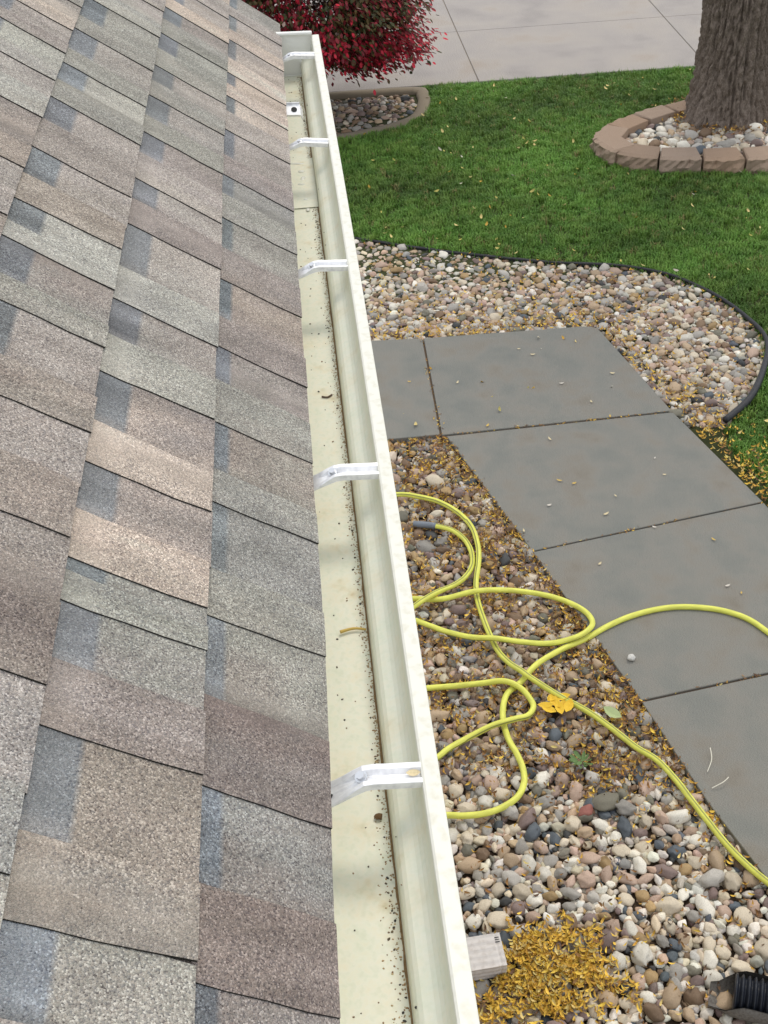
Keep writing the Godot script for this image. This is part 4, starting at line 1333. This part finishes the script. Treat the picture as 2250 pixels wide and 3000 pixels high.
func build_litter() -> void:
	var gold := [Color(0.72, 0.48, 0.075), Color(0.50, 0.29, 0.045), Color(0.26, 0.13, 0.04), Color(0.60, 0.47, 0.17), Color(0.13, 0.07, 0.035)]
	var xf := []
	var cols := []
	# among the rocks near the house
	for i in 46000:
		var p := Vector2(rng.randf_range(0.0, 1.35), rng.randf_range(-4.93, -1.6))
		if not in_poly(p, near_bed): continue
		var e := near_line(p, walk_left)
		var k := smoothstep(-2.55, -3.0, p.y) * clampf(0.36 + 1.1 * noise.get_noise_2d(p.x * 220.0, p.y * 220.0), 0.04, 0.85)
		k = maxf(k, 0.95 * exp(-e / 0.07) * smoothstep(-2.2, -2.9, p.y) + 0.25 * exp(-e / 0.05))
		k = maxf(k, 0.7 * exp(-(absf(p.y + 4.9)) / 0.08))
		k = maxf(k, 0.8 * exp(-Vector2((p.x - 0.82) / 0.2, (p.y + 2.82) / 0.14).length_squared()))
		k = maxf(k, 0.05)
		if rng.randf() > k: continue
		xf.append(flat_leaf(p.x, rng.randf_range(0.004, 0.024), p.y, rng.randf_range(0.012, 0.028), 0.7))
		cols.append(vary(pick(gold, [1.3, 2.8, 3.8, 0.9, 2.6]), 0.25))
	var o := multi("leaf_litter", leaf_mesh(0.30, 0.8), mats.leaf, xf, cols)
	tag(o, "yellow and brown leaflets scattered among the rocks near the house", "leaf litter", "", "stuff")
	# heap at the mouth of the downspout
	xf = []
	cols = []
	for i in 5200:
		var p := Vector2(0.50 + rng.randfn() * 0.105, -2.075 + rng.randfn() * 0.075)
		if i % 3 == 0: p = Vector2(0.44 + rng.randfn() * 0.13, -1.98 + rng.randfn() * 0.08)
		var n := noise.get_noise_2d(p.x * 420.0, p.y * 420.0) + 0.5 * noise.get_noise_2d(p.x * 1300.0, p.y * 1300.0)
		var d := Vector2((p.x - 0.49) / 0.22, (p.y + 2.06) / 0.16).length()
		if n < -0.10 + 0.22 * (d - 0.3) and rng.randf() < 0.85: continue
		xf.append(flat_leaf(p.x, 0.010 + maxf(0.0, 1.0 - d) * 0.026 * rng.randf() + 0.012 * rng.randf(), p.y, rng.randf_range(0.015, 0.032), 0.7))
		cols.append(vary(pick(gold, [4.5, 2.2, 0.7, 1.4, 0.3]), 0.2))
	o = multi("leaf_heap", leaf_mesh(0.29, 0.6), mats.leaf, xf, cols)
	tag(o, "heap of bright yellow leaflets at the mouth of the downspout", "leaf heap", "", "stuff")
	# along the far edge of the walkway and on the pale rocks
	xf = []
	cols = []
	var far_edge := pv([[-0.5, -5.95], [0.54, -5.86], [1.42, -5.81], [1.49, -5.72], [1.66, -4.92], [1.85, -4.17], [2.05, -3.3], [2.3, -2.4]])
	for i in 34000:
		var p := Vector2(rng.randf_range(0.1, 2.4), rng.randf_range(-7.2, -3.0))
		var e := near_line(p, far_edge)
		var in_rock := in_poly(p, far_bed)
		if not in_rock and not (p.y > -4.95 and p.x > 1.6 and e < 0.3): continue
		if not in_rock and p.x < lerpf(1.665, 2.1, (p.y + 4.9) / 1.8): continue
		var k := 0.75 * exp(-e / 0.10) + 0.05 + 0.12 * exp(-e / 0.35)
		if not in_rock: k = 2.2 * exp(-e / 0.09)
		if rng.randf() > k: continue
		xf.append(flat_leaf(p.x, rng.randf_range(0.006, 0.026) + (0.0 if in_rock else rng.randf() * 0.012), p.y, rng.randf_range(0.015, 0.032), 0.5))
		cols.append(vary(pick(gold, [2.6, 3.0, 1.6, 1.4, 0.5]), 0.2))
	o = multi("leaf_litter", leaf_mesh(0.30, 0.8), mats.leaf, xf, cols)
	tag(o, "golden leaflets drifted along the far edge of the walkway", "leaf litter", "", "stuff")
	# on the lawn
	xf = []
	cols = []
	for i in 700:
		var p := Vector2(rng.randf_range(0.2, 4.2), rng.randf_range(-9.6, -4.6))
		var k := 0.25 + 0.75 * clampf(noise.get_noise_2d(p.x * 130.0 + 77.0, p.y * 130.0) * 2.2, 0.0, 1.0)
		if near_line(p, lawn_line) < 0.25: k += 0.3
		if rng.randf() > k or in_poly(p, far_bed) or in_poly(p, inset(ring_out, 0.02)): continue
		if p.x < 1.95 + (p.y + 4.9) * 0.25 and p.y > -5.0: continue
		xf.append(flat_leaf(p.x, lawn_height(p.x, p.y) + rng.randf_range(0.014, 0.036), p.y, rng.randf_range(0.018, 0.042), 0.7))
		cols.append(vary(pick([Color(0.62, 0.5, 0.2), Color(0.5, 0.42, 0.12), Color(0.5, 0.3, 0.05), Color(0.55, 0.5, 0.38)], [3, 2, 1.4, 1]), 0.2))
	o = multi("lawn_leaves", leaf_mesh(0.42, 0.5), mats.leaf, xf, cols)
	tag(o, "small pale yellow leaves scattered over the lawn", "leaf litter", "", "stuff")
	# crumbled leaves caught in the walkway joints and edges
	xf = []
	cols = []
	var cracks := [[0.524, -5.83, 0.521, -4.912, 160], [0.546, -4.903, 1.642, -4.92, 150], [0.793, -3.986, 1.835, -4.163, 90], [1.029, -3.089, 2.04, -3.236, 110], [0.546, -4.893, 0.793, -3.988, 160], [0.793, -3.988, 1.029, -3.09, 150], [1.029, -3.09, 1.134, -2.604, 60]]
	for c in cracks:
		var wide := 0.010 if c[4] == 160 and c[0] < 0.53 else 0.006
		for i in c[4]:
			var t := rng.randf()
			if noise.get_noise_2d(t * 260.0, c[0] * 900.0) < -0.1 and rng.randf() < 0.8: continue
			xf.append(flat_leaf(lerpf(c[0], c[2], t) + rng.randfn() * wide, WALK + rng.randf_range(-0.006, 0.003), lerpf(c[1], c[3], t) + rng.randfn() * wide, rng.randf_range(0.006, 0.018), 0.4))
			cols.append(vary(pick(gold, [1.0, 2.4, 3.0, 0.5, 2.6]), 0.25))
	o = multi("joint_litter", leaf_mesh(0.34, 0.4), mats.leaf, xf, cols)
	tag(o, "rusty crumbled leaves caught in the walkway joints", "leaf litter", "", "stuff")
	xf = []
	cols = []
	for i in 900:
		var a := rng.randf() * TAU
		var d := 0.30 + absf(rng.randfn()) * 0.07
		var p := Vector2(3.02 + cos(a) * d, -8.52 + sin(a) * d)
		xf.append(flat_leaf(p.x, rng.randf_range(0.055, 0.085), p.y, rng.randf_range(0.016, 0.034), 0.7))
		cols.append(vary(pick(gold, [0.5, 1.8, 4.0, 0.4, 3.0]), 0.25))
	o = multi("trunk_litter", leaf_mesh(0.34, 0.6), mats.leaf, xf, cols)
	tag(o, "brown leaves gathered round the foot of the tree", "leaf litter", "", "stuff")
	# grit washed off the shingles, and the line of silt where the gutter floor turns up
	xf = []
	cols = []
	for i in 620:
		var z := rng.randf_range(-2.99, 0.2)
		var g := gut_off(z)
		var x := -0.0545 - absf(rng.randfn()) * 0.0035
		if i % 4 == 0: x = rng.randf_range(-0.105, -0.052)
		if i % 31 == 0: x = -0.046
		var clump := noise.get_noise_2d(z * 400.0, 40.0)
		if i % 4 != 0 and clump < 0.1 and rng.randf() < 0.8: continue
		var s := rng.randf_range(0.0005, 0.0012)
		var y := -0.0905 - 0.0005 * clampf((x + 0.1235) / 0.0725, 0.0, 1.0) if x < -0.05 else -0.058
		xf.append(Transform3D(Basis(Vector3.UP, rng.randf() * TAU) * Basis.from_scale(Vector3(s * rng.randf_range(1.0, 1.7), s * 0.8, s)), Vector3(g.x + x, g.y + y + s * 0.4, z)))
		cols.append(vary(pick([Color(0.10, 0.075, 0.05), Color(0.05, 0.045, 0.04), Color(0.24, 0.16, 0.09)], [3, 2, 2]), 0.25))
	o = multi("shingle_grit", blobs[3], mats.stone, xf, cols)
	tag(o, "dark shingle grit lying along the gutter floor", "grit", "", "stuff")
	xf = []
	cols = []
	for i in 2600:
		var z := rng.randf_range(-2.99, 0.2)
		var g := gut_off(z)
		var drift := 0.0030 + 0.0075 * maxf(0.0, 0.25 + noise.get_noise_2d(z * 230.0, 333.0)) * (1.6 if z > -0.95 else 0.8)
		var x := -0.0505 - absf(rng.randfn()) * drift
		if x < -0.11: continue
		var s := rng.randf_range(0.0004, 0.0009)
		xf.append(Transform3D(Basis(Vector3.UP, rng.randf() * TAU) * Basis.from_scale(Vector3(s * 1.4, s * 0.6, s)), Vector3(g.x + x, g.y - 0.0905 - 0.0005 * clampf((x + 0.1235) / 0.0725, 0.0, 1.0) + s * 0.2, z)))
		cols.append(vary(pick([Color(0.34, 0.22, 0.10), Color(0.22, 0.13, 0.06), Color(0.46, 0.34, 0.18)], [3, 1.5, 2]), 0.2))
	o = multi("fine_silt", blobs[3], mats.stone, xf, cols)
	tag(o, "fine tan silt dusted along the gutter floor crease", "silt", "", "stuff")
	var st := st_new()
	var N := 420
	for i in N:
		var quadpts := []
		for e in [i, i + 1]:
			var z := lerpf(-2.985, 0.6, float(e) / N)
			var g := gut_off(z)
			var w := 0.0030 + 0.0022 * (noise.get_noise_2d(z * 900.0, 7.0) + 0.4 * noise.get_noise_2d(z * 4000.0, 70.0)) + 0.0016 * maxf(0.0, noise.get_noise_2d(z * 150.0, 90.0))
			quadpts.append([Vector3(g.x - 0.0500 - maxf(0.0003, w * 0.55 - 0.0006), g.y - 0.0907, z), Vector3(g.x - 0.0490, g.y - 0.0900, z)])
		quad(st, quadpts[0][0], quadpts[1][0], quadpts[1][1], quadpts[0][1])
	var silt := part("gutter_silt", done(st), mat(Color(0.30, 0.20, 0.10), 0.95, ramp_tex(FastNoiseLite.TYPE_SIMPLEX, 0.1, 256, [[0.0, 0.45, 0.4, 0.35], [1.0, 1.0, 1.0, 1.0]], 4, 44), 8.0))
	tag(silt, "brown silt line in the crease of the gutter floor", "silt", "", "stuff")
	# leaflets blown onto the walkway
	var lm := leaf_mesh(0.4, 0.4)
	var spots := [[0.66, -5.35], [1.02, -5.62], [1.17, -5.25], [1.28, -5.06], [0.75, -4.94], [1.02, -4.78], [1.34, -4.92], [1.46, -4.55], [1.0, -4.45], [1.06, -4.42], [1.22, -4.30], [1.47, -4.42], [0.92, -4.28], [0.78, -4.12], [1.33, -4.06], [1.55, -3.94], [1.56, -3.60], [1.52, -3.65], [1.15, -4.18], [1.05, -3.86], [1.44, -5.3], [0.42, -5.4], [1.08, -5.55], [0.88, -3.62]]
	for i in spots.size():
		var l := part("fallen_leaflet", lm, leaf_one(pick([0, 1, 2], [3, 2, 1])))
		l.transform = flat_leaf(spots[i][0], WALK + 0.005, spots[i][1], rng.randf_range(0.018, 0.03), 0.12)
		tag(l, "tiny pale fallen leaflet lying on the grey walkway", "leaf", "leaflets blown onto the walkway")

func leaf_one(i: int) -> StandardMaterial3D:
	var key := "leaf_one%d" % i
	if not mats.has(key):
		var m := mat([Color(0.62, 0.52, 0.32), Color(0.58, 0.40, 0.10), Color(0.60, 0.55, 0.48), Color(0.72, 0.46, 0.03), Color(0.36, 0.42, 0.20), Color(0.13, 0.21, 0.07), Color(0.70, 0.66, 0.55)][i], 0.6)
		mats[key] = m
	return mats[key]

func stone_thing(called: String, at: Vector3, size: Vector3, c: Color, turn: float, label: String, which := 2) -> void:
	var m: StandardMaterial3D = mats.stone.duplicate()
	m.vertex_color_use_as_albedo = false
	m.albedo_color = c.linear_to_srgb()
	var o := part(called, blobs[which], m, null, at)
	o.basis = Basis(Vector3.UP, turn) * Basis.from_scale(size)
	tag(o, label, "stone")

func build_small_things() -> void:
	# compound yellow leaf beside the hose
	var y := thing("yellow_leaf_spray", Vector3(0.715, 0.030, -3.115))
	tag(y, "bright yellow compound leaf of broad leaflets beside the hose", "leaf")
	var lm := leaf_mesh(0.52, 0.25)
	for e in [[0.0, 0.0, 0.3], [-0.035, 0.012, 1.3], [-0.03, 0.035, 0.9], [0.032, 0.012, -0.9], [0.045, 0.03, -0.5], [0.01, 0.035, 0.1], [-0.005, -0.025, 2.4], [0.03, -0.02, -1.6]]:
		var l := part("leaflet", lm, leaf_one(3), y, Vector3(e[0], rng.randf_range(0.0, 0.008), e[1]))
		l.basis = Basis(Vector3.UP, e[2]) * Basis(Vector3.RIGHT, rng.randf_range(-0.2, 0.2)) * Basis.from_scale(Vector3.ONE * rng.randf_range(0.056, 0.07))
	var pale := part("pale_leaf", leaf_mesh(0.62, 0.3), leaf_one(4), null, Vector3(0.905, 0.036, -3.03))
	pale.basis = Basis(Vector3.UP, 0.9) * Basis(Vector3.RIGHT, 0.2) * Basis.from_scale(Vector3.ONE * 0.075)
	tag(pale, "pale green leaf lying on the rocks right of the yellow leaf", "leaf")
	# weed
	var w := thing("weed", Vector3(0.755, 0.012, -2.835))
	tag(w, "small green weed sprouting between the rocks", "weed")
	for k in 16:
		var a := TAU * k / 9.0 + rng.randf_range(-0.3, 0.3)
		var l := part("leaf", lm, leaf_one(5), w, Vector3(cos(a) * rng.randf_range(0.01, 0.04), 0.018, sin(a) * rng.randf_range(0.01, 0.035)))
		l.basis = Basis(Vector3.UP, PI / 2 - a) * Basis(Vector3.RIGHT, -0.45) * Basis.from_scale(Vector3(0.7, 1.0, 1.0) * rng.randf_range(0.022, 0.045))
	# stones that stand out
	stone_thing("flat_stone", Vector3(0.795, 0.018, -2.66), Vector3(0.052, 0.016, 0.036), Color(0.17, 0.155, 0.115), 0.2, "flat mossy grey brown stone larger than its neighbours")
	stone_thing("red_stone", Vector3(0.725, 0.016, -2.63), Vector3(0.032, 0.018, 0.022), Color(0.30, 0.115, 0.09), 0.6, "dull red stone beside the flat mossy stone", 4)
	stone_thing("white_stone", Vector3(1.042, WALK + 0.011, -3.301), Vector3(0.016, 0.013, 0.014), Color(0.62, 0.6, 0.56), 0.0, "single whitish pebble lying on the walkway", 1)
	# straws
	for s in [[Vector3(1.165, 0.03, -2.73), Vector3(1.20, 0.045, -2.82), "upper dry white straw sticking out at the walkway edge"], [Vector3(1.16, 0.03, -2.66), Vector3(1.225, 0.04, -2.69), "lower dry white straw sticking out at the walkway edge"]]:
		var a: Vector3 = s[0]
		var b: Vector3 = s[1]
		var sp := spline([a, a.lerp(b, 0.5) + Vector3(0.008, 0.006, 0.004), b], 0.01)
		var o := part("dry_straw", tube(sp, func(_i, _a): return 0.0016, 6), leaf_one(6))
		tag(o, s[2], "straw")
	# in the gutter
	var g := gut_off(-1.06)
	var stick := part("yellow_twig", tube(spline([Vector3(g.x - 0.082, g.y - 0.0865, -1.057), Vector3(g.x - 0.066, g.y - 0.0868, -1.061), Vector3(g.x - 0.052, g.y - 0.0875, -1.058)], 0.004), func(i, _a): return 0.0021 - 0.0001 * i, 7), leaf_one(1))
	tag(stick, "short yellow leaf stem lying across the gutter floor", "stem")
	g = gut_off(-1.56)
	var twig := part("brown_twig", tube(spline([Vector3(g.x - 0.078, g.y - 0.0892, -1.565), Vector3(g.x - 0.070, g.y - 0.089, -1.562), Vector3(g.x - 0.063, g.y - 0.0892, -1.568)], 0.003), func(_i, _a): return 0.0014, 6), mats.twig)
	tag(twig, "short dark twig lying on the far gutter floor", "twig")
	var clod := part("debris_clump", blobs[5], mat(Color(0.13, 0.075, 0.035), 0.95), null, Vector3(gut_off(-0.79).x - 0.060, LIPY - 0.0888, -0.79))
	clod.scale = Vector3(0.0045, 0.0018, 0.004)
	tag(clod, "brown clump of debris in the gutter by the nearest hanger", "debris")
	var bit := part("leaf_bit", lm, leaf_one(0), null, Vector3(gut_off(-0.766).x - 0.0245, LIPY - 0.0035, -0.7665))
	bit.basis = Basis(Vector3.UP, 1.5) * Basis.from_scale(Vector3(0.016, 0.015, 0.014))
	tag(bit, "tan leaf scrap caught in the nearest gutter hanger", "leaf")
